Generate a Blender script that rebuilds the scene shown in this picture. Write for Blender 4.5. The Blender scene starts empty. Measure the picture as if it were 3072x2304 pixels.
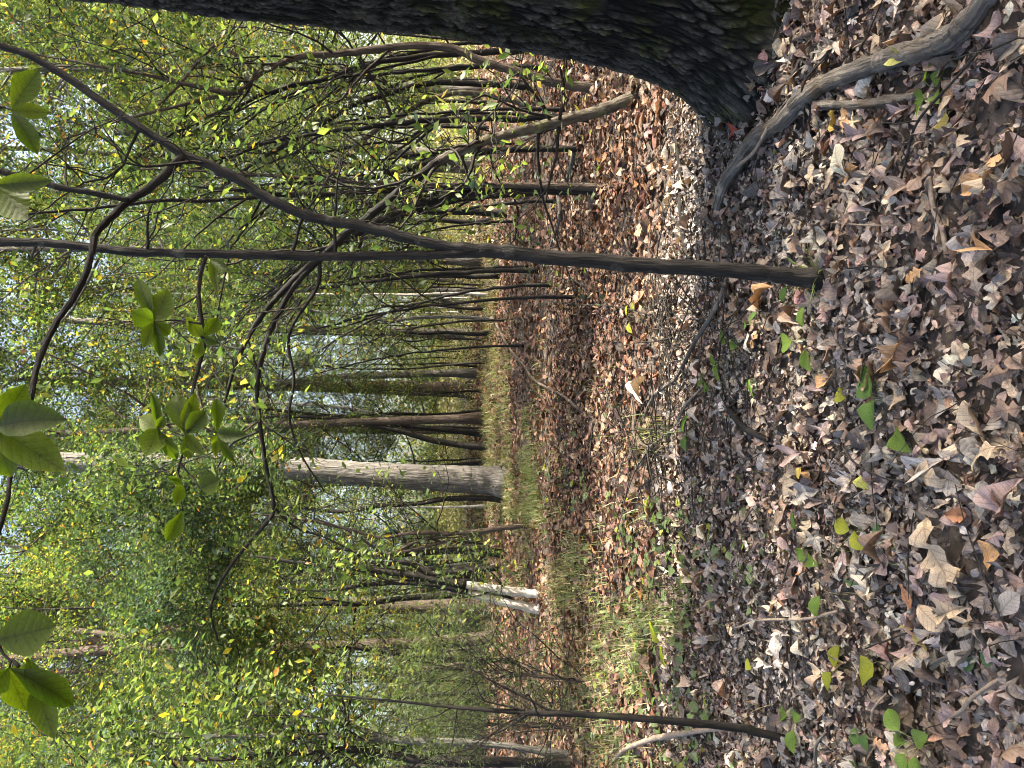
import bpy, math, random
import numpy as np
from mathutils import Vector, Matrix

# ------------------------------------------------------------------ camera, sky, sun, exposure
sc = bpy.context.scene
COL = sc.collection
FPX, EYE, PITCH = 2219.0, 1.45, math.radians(5.3)     # focal length in photo pixels, eye height, tilt down
cam = bpy.data.cameras.new('camera')
cam.sensor_width = 36.0; cam.sensor_fit = 'HORIZONTAL'; cam.lens = 36.0 * FPX / 3072.0
cam.clip_start = 0.05; cam.clip_end = 2000
camo = bpy.data.objects.new('camera', cam); COL.objects.link(camo)
Fw = Vector((0, math.cos(PITCH), -math.sin(PITCH))); Up = Vector((0, math.sin(PITCH), math.cos(PITCH))); Rt = Vector((1, 0, 0))
camo.matrix_world = Matrix(((-Up.x, Rt.x, -Fw.x, 0), (-Up.y, Rt.y, -Fw.y, 0), (-Up.z, Rt.z, -Fw.z, EYE), (0, 0, 0, 1)))
sc.camera = camo                                       # the phone was held on its side: the picture's left is up

SUN = Vector((0.76, -0.12, 0.70)).normalized()         # towards the sun: from the right
w = bpy.data.worlds.new('World'); sc.world = w; w.use_nodes = True
nt = w.node_tree; bg = nt.nodes['Background']
sky = nt.nodes.new('ShaderNodeTexSky'); sky.sky_type = 'NISHITA'; sky.sun_disc = False
sky.sun_elevation = math.asin(SUN.z); sky.sun_rotation = math.atan2(SUN.x, SUN.y)
nt.links.new(sky.outputs[0], bg.inputs[0]); bg.inputs[1].default_value = 0.14; sky.dust_density = 5.0; sky.air_density = 0.8
sl = bpy.data.lights.new('sun', 'SUN'); sl.energy = 5.0; sl.angle = math.radians(0.5); sl.color = (1, 0.95, 0.86)
so = bpy.data.objects.new('sun', sl); COL.objects.link(so)
so.rotation_euler = SUN.to_track_quat('Z', 'Y').to_euler(); so.location = (20, 0, 30)
sc.view_settings.view_transform = 'Standard'; sc.view_settings.look = 'None'
sc.view_settings.exposure = 2.38; sc.view_settings.gamma = 1.0
sc.view_settings.use_white_balance = True; sc.view_settings.white_balance_temperature = 6900; sc.view_settings.white_balance_tint = 8
sc.cycles.use_denoising = True; sc.cycles.filter_width = 1.0; sc.cycles.use_adaptive_sampling = True; sc.cycles.adaptive_threshold = 0.03
sc.cycles.max_bounces = 4; sc.cycles.diffuse_bounces = 3; sc.cycles.transmission_bounces = 3; sc.cycles.glossy_bounces = 2
sc.cycles.caustics_reflective = False; sc.cycles.caustics_refractive = False
sc.cycles.sample_clamp_indirect = 8

rng = np.random.default_rng(7); random.seed(7)
S = 3072 / 2212.0                                      # the coordinates below were read off a 2212 px wide view

# ------------------------------------------------------------------ helpers
def ray(x, y):
    a = (2304 - y * S - 1152) / FPX; b = -(x * S - 1536) / FPX
    return Rt * a + Up * b + Fw
def gh(x, y):
    return 0.035*np.sin(x*0.9+0.4*y) + 0.03*np.sin(y*1.3-x*0.35+1.0) + 0.012*np.sin(x*5.1+y*2.3) + 0.010*np.sin(y*6.3-x*3.7)
def g(x, y, lift=0.0):
    d = ray(x, y); t = EYE / -d.z
    for _ in range(4):
        p = d * t; t = (EYE - float(gh(p.x, p.y))) / -d.z
    p = d * t
    return Vector((p.x, p.y, float(gh(p.x, p.y)) + lift))
def pt(x, y, Y):
    d = ray(x, y); p = d * (Y / d.y); return Vector((p.x, p.y, p.z + EYE))
def rad(wd, Y): return wd * S / 2 / FPX * Y

def mesh(name, V, quads=None, tris=None, col=None, smooth=False, vec=None):
    V = np.ascontiguousarray(V, dtype=np.float32)
    parts, tot = [], []
    if quads is not None and len(quads): parts.append(np.asarray(quads, np.int32).ravel()); tot.append(np.full(len(quads), 4, np.int32))
    if tris is not None and len(tris): parts.append(np.asarray(tris, np.int32).ravel()); tot.append(np.full(len(tris), 3, np.int32))
    li = np.concatenate(parts); lt = np.concatenate(tot); ls = np.concatenate([[0], np.cumsum(lt)[:-1]]).astype(np.int32)
    me = bpy.data.meshes.new(name)
    me.vertices.add(len(V)); me.vertices.foreach_set('co', V.ravel())
    me.loops.add(len(li)); me.loops.foreach_set('vertex_index', li)
    me.polygons.add(len(lt)); me.polygons.foreach_set('loop_start', ls); me.polygons.foreach_set('loop_total', lt)
    if smooth: me.polygons.foreach_set('use_smooth', np.ones(len(lt), bool))
    me.update(calc_edges=True); me.validate()
    if col is not None:
        at = me.color_attributes.new('Col', 'FLOAT_COLOR', 'POINT')
        c = np.ones((len(V), 4), np.float32); c[:, :3] = col
        at.data.foreach_set('color', c.ravel())
    if vec is not None:
        at = me.attributes.new('LV', 'FLOAT_VECTOR', 'POINT'); at.data.foreach_set('vector', np.ascontiguousarray(vec, dtype=np.float32).ravel())
    return me
def obj(name, me, mat=None, parent=None, loc=None):
    o = bpy.data.objects.new(name, me); COL.objects.link(o)
    if mat is not None and me is not None and not me.materials: me.materials.append(mat)
    if parent is not None: o.parent = parent
    if loc is not None: o.location = loc
    return o
def tag(o, label=None, cat=None, group=None, kind=None):
    if label: o['label'] = label
    if cat: o['category'] = cat
    if group: o['group'] = group
    if kind: o['kind'] = kind
    return o
def thing(name, label, cat, loc, group=None):
    return tag(obj(name, None, loc=loc), label, cat, group)

class MB:                                              # collects vertex/face arrays into one mesh
    def __init__(s): s.V = []; s.Q = []; s.T = []; s.C = []; s.X = []; s.n = 0
    def add(s, V, Q=None, T=None, C=None, X=None):
        V = np.asarray(V, np.float32); s.V.append(V)
        if Q is not None and len(Q): s.Q.append(np.asarray(Q) + s.n)
        if T is not None and len(T): s.T.append(np.asarray(T) + s.n)
        if C is not None: s.C.append(C)
        if X is not None: s.X.append(X)
        s.n += len(V)
    def mesh(s, name, smooth=False, origin=(0, 0, 0)):
        return mesh(name, np.concatenate(s.V) - np.array(origin, np.float32), np.concatenate(s.Q) if s.Q else None,
                    np.concatenate(s.T) if s.T else None, np.concatenate(s.C) if s.C else None, smooth, np.concatenate(s.X) if s.X else None)

def spline(P, n):                                      # Catmull-Rom resample
    P = np.asarray(P, float); m = len(P)
    if m < 3:
        t = np.linspace(0, 1, n)[:, None]; return P[0] * (1 - t) + P[-1] * t
    E = np.vstack([2 * P[0] - P[1], P, 2 * P[-1] - P[-2]])
    u = np.linspace(0, m - 1 - 1e-6, n); i = u.astype(int); f = (u - i)[:, None]
    a, b, c, d = E[i], E[i + 1], E[i + 2], E[i + 3]
    return 0.5 * (2*b + (c-a)*f + (2*a-5*b+4*c-d)*f**2 + (3*b-a-3*c+d)*f**3)
def tube(P, R, sides=8, wob=0.0, cap=True, r=rng):
    P = np.asarray(P, float); R = np.asarray(R, float); n = len(P)
    T = np.gradient(P, axis=0); T /= np.linalg.norm(T, axis=1)[:, None] + 1e-9
    N = np.zeros_like(P); a = np.array([1., 0, 0]) if abs(T[0][0]) < .8 else np.array([0, 1., 0])
    v = a - T[0] * a.dot(T[0]); v /= np.linalg.norm(v); N[0] = v
    for i in range(1, n):
        v = N[i-1] - T[i] * N[i-1].dot(T[i]); N[i] = v / (np.linalg.norm(v) + 1e-9)
    B = np.cross(T, N); th = np.linspace(0, 2*math.pi, sides, endpoint=False)
    rr = R[:, None] * (1 + wob * r.normal(0, 1, (n, sides)))
    V = P[:, None, :] + rr[..., None] * (np.cos(th)[None, :, None] * N[:, None, :] + np.sin(th)[None, :, None] * B[:, None, :])
    V = V.reshape(-1, 3); ln = np.concatenate([[0], np.cumsum(np.linalg.norm(np.diff(P, axis=0), axis=1))]) + float(P[0].sum())*3.7
    X = np.stack([R[:, None]*np.cos(th)[None], R[:, None]*np.sin(th)[None], np.repeat(ln[:, None], sides, 1)], -1).reshape(-1, 3)
    i = np.arange(n-1)[:, None] * sides; j = np.arange(sides)[None, :]; k = (j + 1) % sides
    Q = np.stack([i + j, i + k, i + sides + k, i + sides + j], -1).reshape(-1, 4)
    T_ = None
    if cap:
        V = np.vstack([V, P[0], P[-1]]); X = np.vstack([X, (0, 0, ln[0]), (0, 0, ln[-1])]); c0 = n * sides; jj = np.arange(sides); kk = (jj + 1) % sides
        T_ = np.vstack([np.stack([kk, jj, np.full(sides, c0)], -1), np.stack([(n-1)*sides + jj, (n-1)*sides + kk, np.full(sides, c0+1)], -1)])
    return V, Q, T_, None, X

# value noise / worley in numpy, for real bark relief
def _h(ix, iy, iz, k=0):
    x = (ix*374761393 + iy*668265263 + iz*2147483647 + k*974634777) & 0xffffffff
    x = ((x ^ (x >> 13)) * 1274126177) & 0xffffffff
    return ((x ^ (x >> 16)) & 0xffff) / 65535.0
def vnoise(P):
    I = np.floor(P).astype(np.int64); f = P - I; f = f*f*(3-2*f); out = 0
    for dx in (0, 1):
        for dy in (0, 1):
            for dz in (0, 1):
                w_ = (f[:, 0] if dx else 1-f[:, 0]) * (f[:, 1] if dy else 1-f[:, 1]) * (f[:, 2] if dz else 1-f[:, 2])
                out = out + w_ * _h(I[:, 0]+dx, I[:, 1]+dy, I[:, 2]+dz)
    return out
def worley(P):
    I = np.floor(P).astype(np.int64); F1 = np.full(len(P), 9.); F2 = F1.copy()
    for dx in (-1, 0, 1):
        for dy in (-1, 0, 1):
            for dz in (-1, 0, 1):
                a, b, c = I[:, 0]+dx, I[:, 1]+dy, I[:, 2]+dz
                d = np.sqrt((a + _h(a, b, c, 1) - P[:, 0])**2 + (b + _h(a, b, c, 2) - P[:, 1])**2 + (c + _h(a, b, c, 3) - P[:, 2])**2)
                F2 = np.where(d < F1, F1, np.minimum(F2, d)); F1 = np.minimum(F1, d)
    return F1, F2

# ------------------------------------------------------------------ materials
def nodes(name):
    m = bpy.data.materials.new(name); m.use_nodes = True; t = m.node_tree; t.nodes.clear()
    return m, t, lambda k, **kw: _n(t, k, kw)
def _n(t, k, kw):
    n = t.nodes.new('ShaderNode' + k)
    for a, v in kw.items():
        if a in n.inputs: n.inputs[a].default_value = v
        else: setattr(n, a, v)
    return n
def leaf_mat(name, trans=0.45, veins=0.0, rough=0.5, spec=0.35, tint=(1.0, 1.0, 0.55), vein=60.0, gain=1.3, mottle=0.35):
    m, t, N = nodes(name); L = t.links.new
    at = N('VertexColor', layer_name='Col'); tc = N('TexCoord')
    nz = N('TexNoise', Scale=vein, Detail=4.0, Roughness=0.65); L(tc.outputs['Object'], nz.inputs['Vector'])
    mr = N('MapRange'); mr.inputs[1].default_value = 0.3; mr.inputs[2].default_value = 0.7
    mr.inputs[3].default_value = 1 - mottle; mr.inputs[4].default_value = 1 + mottle * 0.6
    L(nz.outputs[0], mr.inputs[0])
    mx = N('Mix', data_type='RGBA', blend_type='MULTIPLY'); mx.inputs[0].default_value = 1.0
    L(at.outputs['Color'], mx.inputs[6]); L(mr.outputs[0], mx.inputs[7]); hgt = nz.outputs[0]
    if veins:
        lv = N('Attribute', attribute_name='LV'); sx = N('SeparateXYZ'); L(lv.outputs['Vector'], sx.inputs[0])
        def mth(op, a, b=None):
            n = N('Math', operation=op)
            for q, v in ((0, a), (1, b)):
                if v is None: continue
                if isinstance(v, (int, float)): n.inputs[q].default_value = v
                else: L(v, n.inputs[q])
            return n.outputs[0]
        av = mth('ABSOLUTE', sx.outputs[1]); ph = mth('MULTIPLY', mth('SUBTRACT', sx.outputs[0], mth('MULTIPLY', av, 0.8)), 7.5)
        fr = mth('ABSOLUTE', mth('SUBTRACT', mth('FRACT', ph), 0.5)); side = mth('LESS_THAN', fr, 0.07); mid = mth('LESS_THAN', av, 0.014); vn = mth('MAXIMUM', side, mid)
        m3 = N('Mix', data_type='RGBA', blend_type='MULTIPLY'); L(mth('MULTIPLY', vn, veins), m3.inputs[0]); L(mx.outputs[2], m3.inputs[6]); m3.inputs[7].default_value = (.45, .40, .36, 1)
        sp = N('TexNoise', Scale=9.0, Detail=6.0, Roughness=0.75); L(tc.outputs['Object'], sp.inputs['Vector']); sr = N('MapRange'); sr.inputs[1].default_value = .55; sr.inputs[2].default_value = .72; L(sp.outputs[0], sr.inputs[0])
        m4 = N('Mix', data_type='RGBA', blend_type='MULTIPLY'); L(sr.outputs[0], m4.inputs[0]); L(m3.outputs[2], m4.inputs[6]); m4.inputs[7].default_value = (.5, .45, .42, 1)
        mx = m4; hgt = mth('ADD', nz.outputs[0], mth('MULTIPLY', fr, 1.4))
    pb = N('BsdfPrincipled', Roughness=rough); pb.inputs['Specular IOR Level'].default_value = spec
    L(mx.outputs[2], pb.inputs['Base Color'])
    bp = N('Bump', Strength=0.25, Distance=0.004); L(hgt, bp.inputs['Height']); L(bp.outputs[0], pb.inputs['Normal'])
    tr = N('BsdfTranslucent'); t2 = N('Mix', data_type='RGBA', blend_type='MULTIPLY'); t2.inputs[0].default_value = 1.0
    t2.inputs[7].default_value = (tint[0]*gain, tint[1]*gain, tint[2]*gain, 1); L(mx.outputs[2], t2.inputs[6]); L(t2.outputs[2], tr.inputs[0])
    ms = N('MixShader'); ms.inputs[0].default_value = trans; L(pb.outputs[0], ms.inputs[1]); L(tr.outputs[0], ms.inputs[2])
    out = N('OutputMaterial'); L(ms.outputs[0], out.inputs[0]); return m
def bark_mat(name, c1, c2, c3=None, zs=0.22, sc_=28.0, bump=0.6, dist=0.012, moss=None, mossamt=0.0, pale=None, paleamt=0.0, attr=False):
    m, t, N = nodes(name); L = t.links.new
    lv = N('Attribute', attribute_name='LV'); tc = N('TexCoord'); mp = N('Mapping'); mp.inputs['Scale'].default_value = (1, 1, zs); L(lv.outputs['Vector'], mp.inputs[0])
    n1 = N('TexNoise', Scale=sc_, Detail=6.0, Roughness=0.7); L(mp.outputs[0], n1.inputs['Vector'])
    v1 = N('TexVoronoi', Scale=sc_ * 0.9, feature='DISTANCE_TO_EDGE'); L(mp.outputs[0], v1.inputs['Vector'])
    cr = N('ValToRGB'); cr.color_ramp.elements[0].position = 0.32; cr.color_ramp.elements[0].color = (*c1, 1)
    cr.color_ramp.elements[1].position = 0.72; cr.color_ramp.elements[1].color = (*c2, 1); L(n1.outputs[0], cr.inputs[0])
    colr = cr.outputs[0]
    def patch(colr, c, amt, s, d=5.0):
        n = N('TexNoise', Scale=s, Detail=d, Roughness=0.6); L(lv.outputs['Vector'], n.inputs['Vector'])
        r = N('MapRange'); r.inputs[1].default_value = 0.62 - amt * 0.3; r.inputs[2].default_value = 0.72 - amt * 0.25; L(n.outputs[0], r.inputs[0])
        mx = N('Mix', data_type='RGBA'); L(r.outputs[0], mx.inputs[0]); L(colr, mx.inputs[6]); mx.inputs[7].default_value = (*c, 1); return mx.outputs[2]
    if pale: colr = patch(colr, pale, paleamt, 9.0)
    if moss: colr = patch(colr, moss, mossamt, 4.5, 8.0)
    if attr:
        a = N('VertexColor', layer_name='Col'); mm = N('Mix', data_type='RGBA', blend_type='MULTIPLY'); mm.inputs[0].default_value = 1.0
        L(colr, mm.inputs[6]); L(a.outputs['Color'], mm.inputs[7]); colr = mm.outputs[2]
    pb = N('BsdfPrincipled', Roughness=0.85); pb.inputs['Specular IOR Level'].default_value = 0.2; L(colr, pb.inputs['Base Color'])
    ad = N('Math', operation='ADD'); L(n1.outputs[0], ad.inputs[0]); L(v1.outputs[0], ad.inputs[1])
    bp = N('Bump', Strength=bump, Distance=dist); L(ad.outputs[0], bp.inputs['Height']); L(bp.outputs[0], pb.inputs['Normal'])
    out = N('OutputMaterial'); L(pb.outputs[0], out.inputs[0]); return m

M = {}
M['leaf'] = leaf_mat('green_leaf', trans=0.5, gain=1.55, tint=(0.92, 1.03, 0.5), vein=40, mottle=0.25)
M['bigleaf'] = leaf_mat('broad_leaf', trans=0.62, veins=0.35, rough=0.42, gain=1.7, tint=(1.0, 1.1, 0.3), vein=25, mottle=0.18)
M['litter'] = leaf_mat('dry_leaf', trans=0.14, veins=0.55, rough=0.55, spec=0.3, tint=(1.1, 0.8, 0.5), vein=70, gain=1.0, mottle=0.45)
M['grass'] = leaf_mat('grass_blade', trans=0.35, rough=0.5, tint=(1, 1, 0.4), vein=30, gain=1.3, mottle=0.2)
M['oak'] = bark_mat('furrowed_bark', (0.014, 0.012, 0.010), (0.105, 0.093, 0.078), zs=0.14, sc_=75, bump=1.0, dist=0.025, moss=(0.05, 0.055, 0.015), mossamt=0.28, attr=True)
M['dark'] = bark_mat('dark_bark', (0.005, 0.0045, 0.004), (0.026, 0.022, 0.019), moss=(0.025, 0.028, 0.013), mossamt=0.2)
M['sap'] = bark_mat('sapling_bark', (0.006, 0.0055, 0.005), (0.040, 0.035, 0.030), sc_=75, zs=0.10, bump=1.0, dist=0.01, pale=(0.09, 0.085, 0.07), paleamt=0.1)
M['mossy'] = bark_mat('mossy_bark', (0.022, 0.018, 0.013), (0.13, 0.108, 0.08), sc_=40, moss=(0.11, 0.115, 0.03), mossamt=0.3, pale=(0.24, 0.22, 0.18), paleamt=0.2)
M['grey'] = bark_mat('grey_bark', (0.032, 0.029, 0.026), (0.23, 0.212, 0.19), sc_=26, zs=0.10, bump=1.0, dist=0.04, moss=(0.10, 0.10, 0.06), mossamt=0.1)
M['brown'] = bark_mat('brown_bark', (0.03, 0.023, 0.018), (0.13, 0.098, 0.075), sc_=40, zs=0.12, bump=0.9, dist=0.02)
M['pale'] = bark_mat('pale_bark', (0.24, 0.21, 0.18), (0.50, 0.46, 0.40), pale=(0.58, 0.55, 0.5), paleamt=0.4, sc_=30)
M['dead'] = bark_mat('weathered_wood', (0.03, 0.026, 0.022), (0.19, 0.168, 0.145), sc_=60, zs=0.08, bump=1.0, dist=0.02, pale=(0.26, 0.225, 0.19), paleamt=0.3, moss=(0.08, 0.06, 0.04), mossamt=0.35)
M['twig'] = bark_mat('twig_bark', (0.008, 0.007, 0.006), (0.040, 0.033, 0.027), sc_=50, zs=1.0, dist=0.004)
M['litwig'] = bark_mat('dry_twig', (0.12, 0.09, 0.068), (0.27, 0.215, 0.165), sc_=50, zs=1.0, dist=0.004)

# ------------------------------------------------------------------ ground
def soil():
    m, t, N = nodes('forest_soil'); L = t.links.new; tc = N('TexCoord')
    n1 = N('TexNoise', Scale=9.0, Detail=8.0, Roughness=0.7); L(tc.outputs['Object'], n1.inputs['Vector'])
    v = N('TexVoronoi', Scale=16.0); L(tc.outputs['Object'], v.inputs['Vector'])
    cr = N('ValToRGB'); e = cr.color_ramp.elements; e[0].position = 0.3; e[0].color = (0.018, 0.013, 0.010, 1); e[1].position = 0.75; e[1].color = (0.11, 0.08, 0.06, 1)
    L(n1.outputs[0], cr.inputs[0])
    mx = N('Mix', data_type='RGBA', blend_type='OVERLAY'); mx.inputs[0].default_value = 0.5; L(cr.outputs[0], mx.inputs[6]); L(v.outputs['Distance'], mx.inputs[7])
    hs = N('HueSaturation', Saturation=0.9); L(mx.outputs[2], hs.inputs['Color'])
    pb = N('BsdfPrincipled', Roughness=0.9); L(hs.outputs[0], pb.inputs['Base Color'])
    bp = N('Bump', Strength=0.7, Distance=0.03); L(n1.outputs[0], bp.inputs['Height']); L(bp.outputs[0], pb.inputs['Normal'])
    o = N('OutputMaterial'); L(pb.outputs[0], o.inputs[0]); return m
def axis(fine, lim, far):
    a = np.arange(0, fine, 0.08); b = np.geomspace(fine, far, lim); p = np.concatenate([a, b]); return p
ax = axis(5, 40, 900); X = np.concatenate([-ax[::-1][:-1], ax]); Yg = np.concatenate([-np.geomspace(900, 2, 14), np.arange(-1.5, 9, 0.08), np.geomspace(9, 900, 60)])
gx, gy = np.meshgrid(X, Yg); gz = gh(gx, gy) * np.clip(1.3 - np.hypot(gx, gy) / 120, 0, 1)
nx, ny = len(X), len(Yg); ii = (np.arange(ny-1)[:, None]*nx + np.arange(nx-1)[None, :]).ravel()
obj('ground', mesh('ground', np.stack([gx, gy, gz], -1).reshape(-1, 3), np.stack([ii, ii+1, ii+nx+1, ii+nx], -1), smooth=True), soil())['kind'] = 'structure'

# ------------------------------------------------------------------ leaf templates (unit length along +X, normal +Z)
def strip_leaf(width, n, bend=0.0, fold=0.0, twist=0.0, wave=0.0, seed=0):
    t = np.linspace(0, 1, n + 1); W = np.array([width(u) for u in t]); r = np.random.default_rng(seed)
    ph = r.uniform(0, 6.28, 3); V = []
    for k, u in enumerate(t):
        zz = bend * (u - u*u) * 2 - 0.0; tw = twist * (u - .5)
        for s in (-1, 0, 1):
            y = s * W[k]; z = zz + fold * abs(y) * 1.6 + wave * math.sin(u*11 + ph[0] + s*1.7) * abs(s) + wave * .6 * math.sin(u*5 + ph[1])
            V.append((u, y*math.cos(tw) - z*math.sin(tw)*0, z + y*math.sin(tw)))
    Q = []
    for k in range(n):
        a = 3*k; Q += [(a, a+3, a+4, a+1), (a+1, a+4, a+5, a+2)]
    return np.array(V), np.array(Q)
def oakw(u):
    env = 0.36 * (math.sin(math.pi * min(1, u*0.95 + 0.03))**0.7) * (0.45 + 0.75*u) * (1 if u < .85 else 1 - (u-.85)*3)
    return max(0.012, env * (0.70 + 0.36*math.cos(u * 2*math.pi*3.6 - 0.5))) if u > 0.07 else 0.012
def ellw(u): return 0.24 * max(0.0, math.sin(math.pi*u))**0.75 + 0.004
def ovw(u): return 0.36 * max(0.0, math.sin(math.pi*u**0.8))**0.8 + 0.004
def heartw(u): return 0.45 * (max(0.0, 1-u)**0.6) * (min(1, u*9+.25))**0.5 + 0.003
def obovw(u): return 0.30 * (max(0.0, math.sin(math.pi*u**1.35)))**0.85 + 0.006
def bladew(u): return 0.035 * (1-u)**0.5 * min(1, u*4+.3) + .001
def star_leaf(lobes=5, bend=0.0, wave=0.05, seed=0):
    r = np.random.default_rng(seed); ang = np.linspace(-2.5, 2.5, lobes); pts = []
    for k, a in enumerate(ang):
        L_ = 0.58 * (1 - 0.22*abs(a)/2.5); hw = 0.2
        if k: am = (ang[k-1] + a)/2; pts.append((am, 0.2))
        pts += [(a-hw*1.15, L_*0.66), (a-hw*.5, L_*.9), (a, L_), (a+hw*.55, L_*.88), (a+hw*1.15, L_*0.66)]
    pts = [(-3.0, 0.12)] + pts + [(3.0, 0.12)]
    V = [(0.42, 0, 0)]; ph = r.uniform(0, 6.28, 2)
    for f in (0.5, 1.0):
        for a, l in pts:
            z = bend * (l*f)**2 * 2 * math.cos(a*2+ph[0]) + wave * f * math.sin(a*5+ph[1])
            V.append((0.42 + math.cos(a)*l*f, math.sin(a)*l*f, z))
    m = len(pts); Q, T = [], []
    for k in range(m - 1):
        T.append((0, 1+k, 2+k)); Q.append((1+k, 1+m+k, 2+m+k, 2+k))
    return np.array(V), np.array(Q), np.array(T)
def quads_to_tris(Q): return np.vstack([Q[:, [0, 1, 2]], Q[:, [0, 2, 3]]])
NEAR, MID = [], []
rr_ = random.Random(3)
def ragged(f, seed):
    q = random.Random(seed); a = [q.uniform(.72, 1.15) for _ in range(20)]; return lambda u: f(u) * a[int(u*18.9)]
for k in range(26):
    f = ragged([oakw, ellw, ovw, obovw, oakw][k % 5], k) if k > 9 else [oakw, ellw, ovw, obovw, oakw][k % 5]; n = 16 if k % 5 in (0, 4) else 7
    V, Q = strip_leaf(f, n, rr_.uniform(-.5, .5), rr_.uniform(-.8, .8), rr_.uniform(-1.6, 1.6), rr_.uniform(0.03, .10), k); NEAR.append((V, quads_to_tris(Q)))
for k in range(3):
    V, Q, T = star_leaf(5, rr_.uniform(-.8, .8), rr_.uniform(.05, .12), k); NEAR.append((V, np.vstack([quads_to_tris(Q), T])))
for k in range(14):
    f = [ellw, ovw, obovw][k % 3]; V, Q = strip_leaf(f, 3, rr_.uniform(-.4, .4), rr_.uniform(-.6, .6), rr_.uniform(-1.3, 1.3), .04, k); MID.append((V, quads_to_tris(Q)))
FAR = [(np.array([(0, 0, 0), (.5, -.3, .06), (1, 0, .12), (.5, .3, .1)], float), np.array([(0, 1, 2), (0, 2, 3)])),
       (np.array([(0, 0, .1), (.45, -.26, 0), (1, 0, -.04), (.5, .28, .16)], float), np.array([(0, 1, 2), (0, 2, 3)]))]

def frames(n, tilt, r=rng):                            # random yaw, then a random tilt
    yaw = r.uniform(0, 2*math.pi, n); a = r.uniform(0, 2*math.pi, n); tl = np.abs(r.normal(0, tilt, n)); 
    nrm = np.stack([np.sin(tl)*np.cos(a), np.sin(tl)*np.sin(a), np.cos(tl)], -1)
    d = np.stack([np.cos(yaw), np.sin(yaw), np.zeros(n)], -1); d -= nrm * (d*nrm).sum(1)[:, None]; d /= np.linalg.norm(d, axis=1)[:, None] + 1e-9
    s = np.cross(nrm, d); return np.stack([d, s, nrm], -1)       # columns
def scatter(mb, P, L, templates, cols, tilt, r=rng):
    n = len(P); k = r.integers(0, len(templates), n); Fm = frames(n, tilt, r); flip = r.random(n) < .4
    for q, (TV, TT) in enumerate(templates):
        s = np.where(k == q)[0]
        if not len(s): continue
        TVc = TV - np.array([.5, 0, 0]); LV = TVc[None] * L[s][:, None, None]; LV[flip[s], :, 2] *= -1
        V = np.einsum('nij,nkj->nki', Fm[s], LV) + P[s][:, None, :]
        m = len(TV); T = (TT[None] + (np.arange(len(s)) * m)[:, None, None]).reshape(-1, 3)
        mb.add(V.reshape(-1, 3), None, T, np.repeat(cols[s], m, 0), np.tile(TV*np.array([1, 1, 0]), (len(s), 1)))

PAL = np.array([(.25, .165, .115), (.37, .265, .19), (.085, .055, .042), (.22, .19, .165), (.32, .22, .185), (.42, .30, .19), (.14, .088, .066), (.23, .14, .115), (.34, .17, .085), (.48, .38, .27), (.12, .10, .088), (.56, .48, .38)])
PW = np.array([.14, .10, .15, .11, .09, .06, .13, .11, .03, .04, .07, .03]); PW /= PW.sum()
def litter_cols(n, r=rng):
    c = PAL[r.choice(len(PAL), n, p=PW)] * r.uniform(.72, 1.2, n)[:, None] * (1 + r.normal(0, .05, (n, 3)))
    return np.clip(c, .015, .8)
def near_cols(n):
    c = litter_cols(n); return (c*.75 + .25*c.mean(1, keepdims=True)*np.array([1.0, .98, .93]))*1.06
def wedge(y0, y1, dens, pad, r=rng, full=0.56):
    A = full*(y1*y1 - y0*y0) + 2*pad*(y1-y0); n = int(A*dens); out = []
    y = np.sqrt(r.uniform(y0*y0, y1*y1, n)); x = r.uniform(-1, 1, n) * (full*y + pad); return np.stack([x, y], -1)
BIGC = np.array([1.948, 3.35])
def put(mb, XY, L, tpl, tilt, lift, cols=None):
    keep = np.hypot(XY[:, 0]-BIGC[0], XY[:, 1]-BIGC[1]) > 0.47; XY = XY[keep]; L = L[keep]
    n = len(XY); z = gh(XY[:, 0], XY[:, 1]) + rng.uniform(.002, lift, n); c = litter_cols(n) if cols is None else cols[keep]
    dec = (vnoise(np.column_stack([XY*1.7, XY[:, :1]*0 + 2])) + rng.normal(0, .14, n) > .64) & (XY[:, 1] < 4.2); gm = c[dec].mean(1, keepdims=True); c[dec] = c[dec]*.4 + .6*gm*np.array([1.03, .97, .92])
    scatter(mb, np.column_stack([XY, z]), L, tpl, c, tilt)
BASES = []
# ------------------------------------------------------------------ crowns of many small leaves
def leaf_cloud(mb, P, L, cols, bias=0.9, wl=0.5, r=rng):
    n = len(P); nr = r.normal(0, 1, (n, 3)); nr[:, 2] = np.abs(nr[:, 2]) + bias; nr /= np.linalg.norm(nr, axis=1)[:, None]
    d = r.normal(0, 1, (n, 3)); d -= nr * (d*nr).sum(1)[:, None]; d /= np.linalg.norm(d, axis=1)[:, None] + 1e-9
    d[:, 2] -= .25; s = np.cross(nr, d); Lc = L[:, None]; W = Lc * wl * r.uniform(.75, 1.2, (n, 1)); f = nr * Lc * r.uniform(-.05, .16, (n, 1))
    V = np.stack([P, P + d*Lc*.45 - s*W*.5 + f, P + d*Lc, P + d*Lc*.45 + s*W*.5 + f], 1).reshape(-1, 3)
    b = np.arange(n)*4; T = np.concatenate([np.stack([b, b+1, b+2], -1), np.stack([b, b+2, b+3], -1)])
    mb.add(V, None, T, np.repeat(cols, 4, 0))
GREEN = np.array([(.092, .128, .042), (.058, .088, .034), (.15, .18, .055), (.034, .055, .026), (.24, .215, .065), (.036, .062, .042)])
def leaf_cols(n, mix=(.3, .25, .2, .12, .08, .05), autumn=0.05, r=rng):
    p = np.array(mix); c = GREEN[r.choice(6, n, p=p/p.sum())].copy(); k = r.random(n)
    c[k < autumn] = (.40, .30, .04); c[k < autumn*.45] = (.38, .17, .04); c[k < autumn*.15] = (.20, .10, .05)
    return c * r.uniform(.75, 1.25, n)[:, None]
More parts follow.
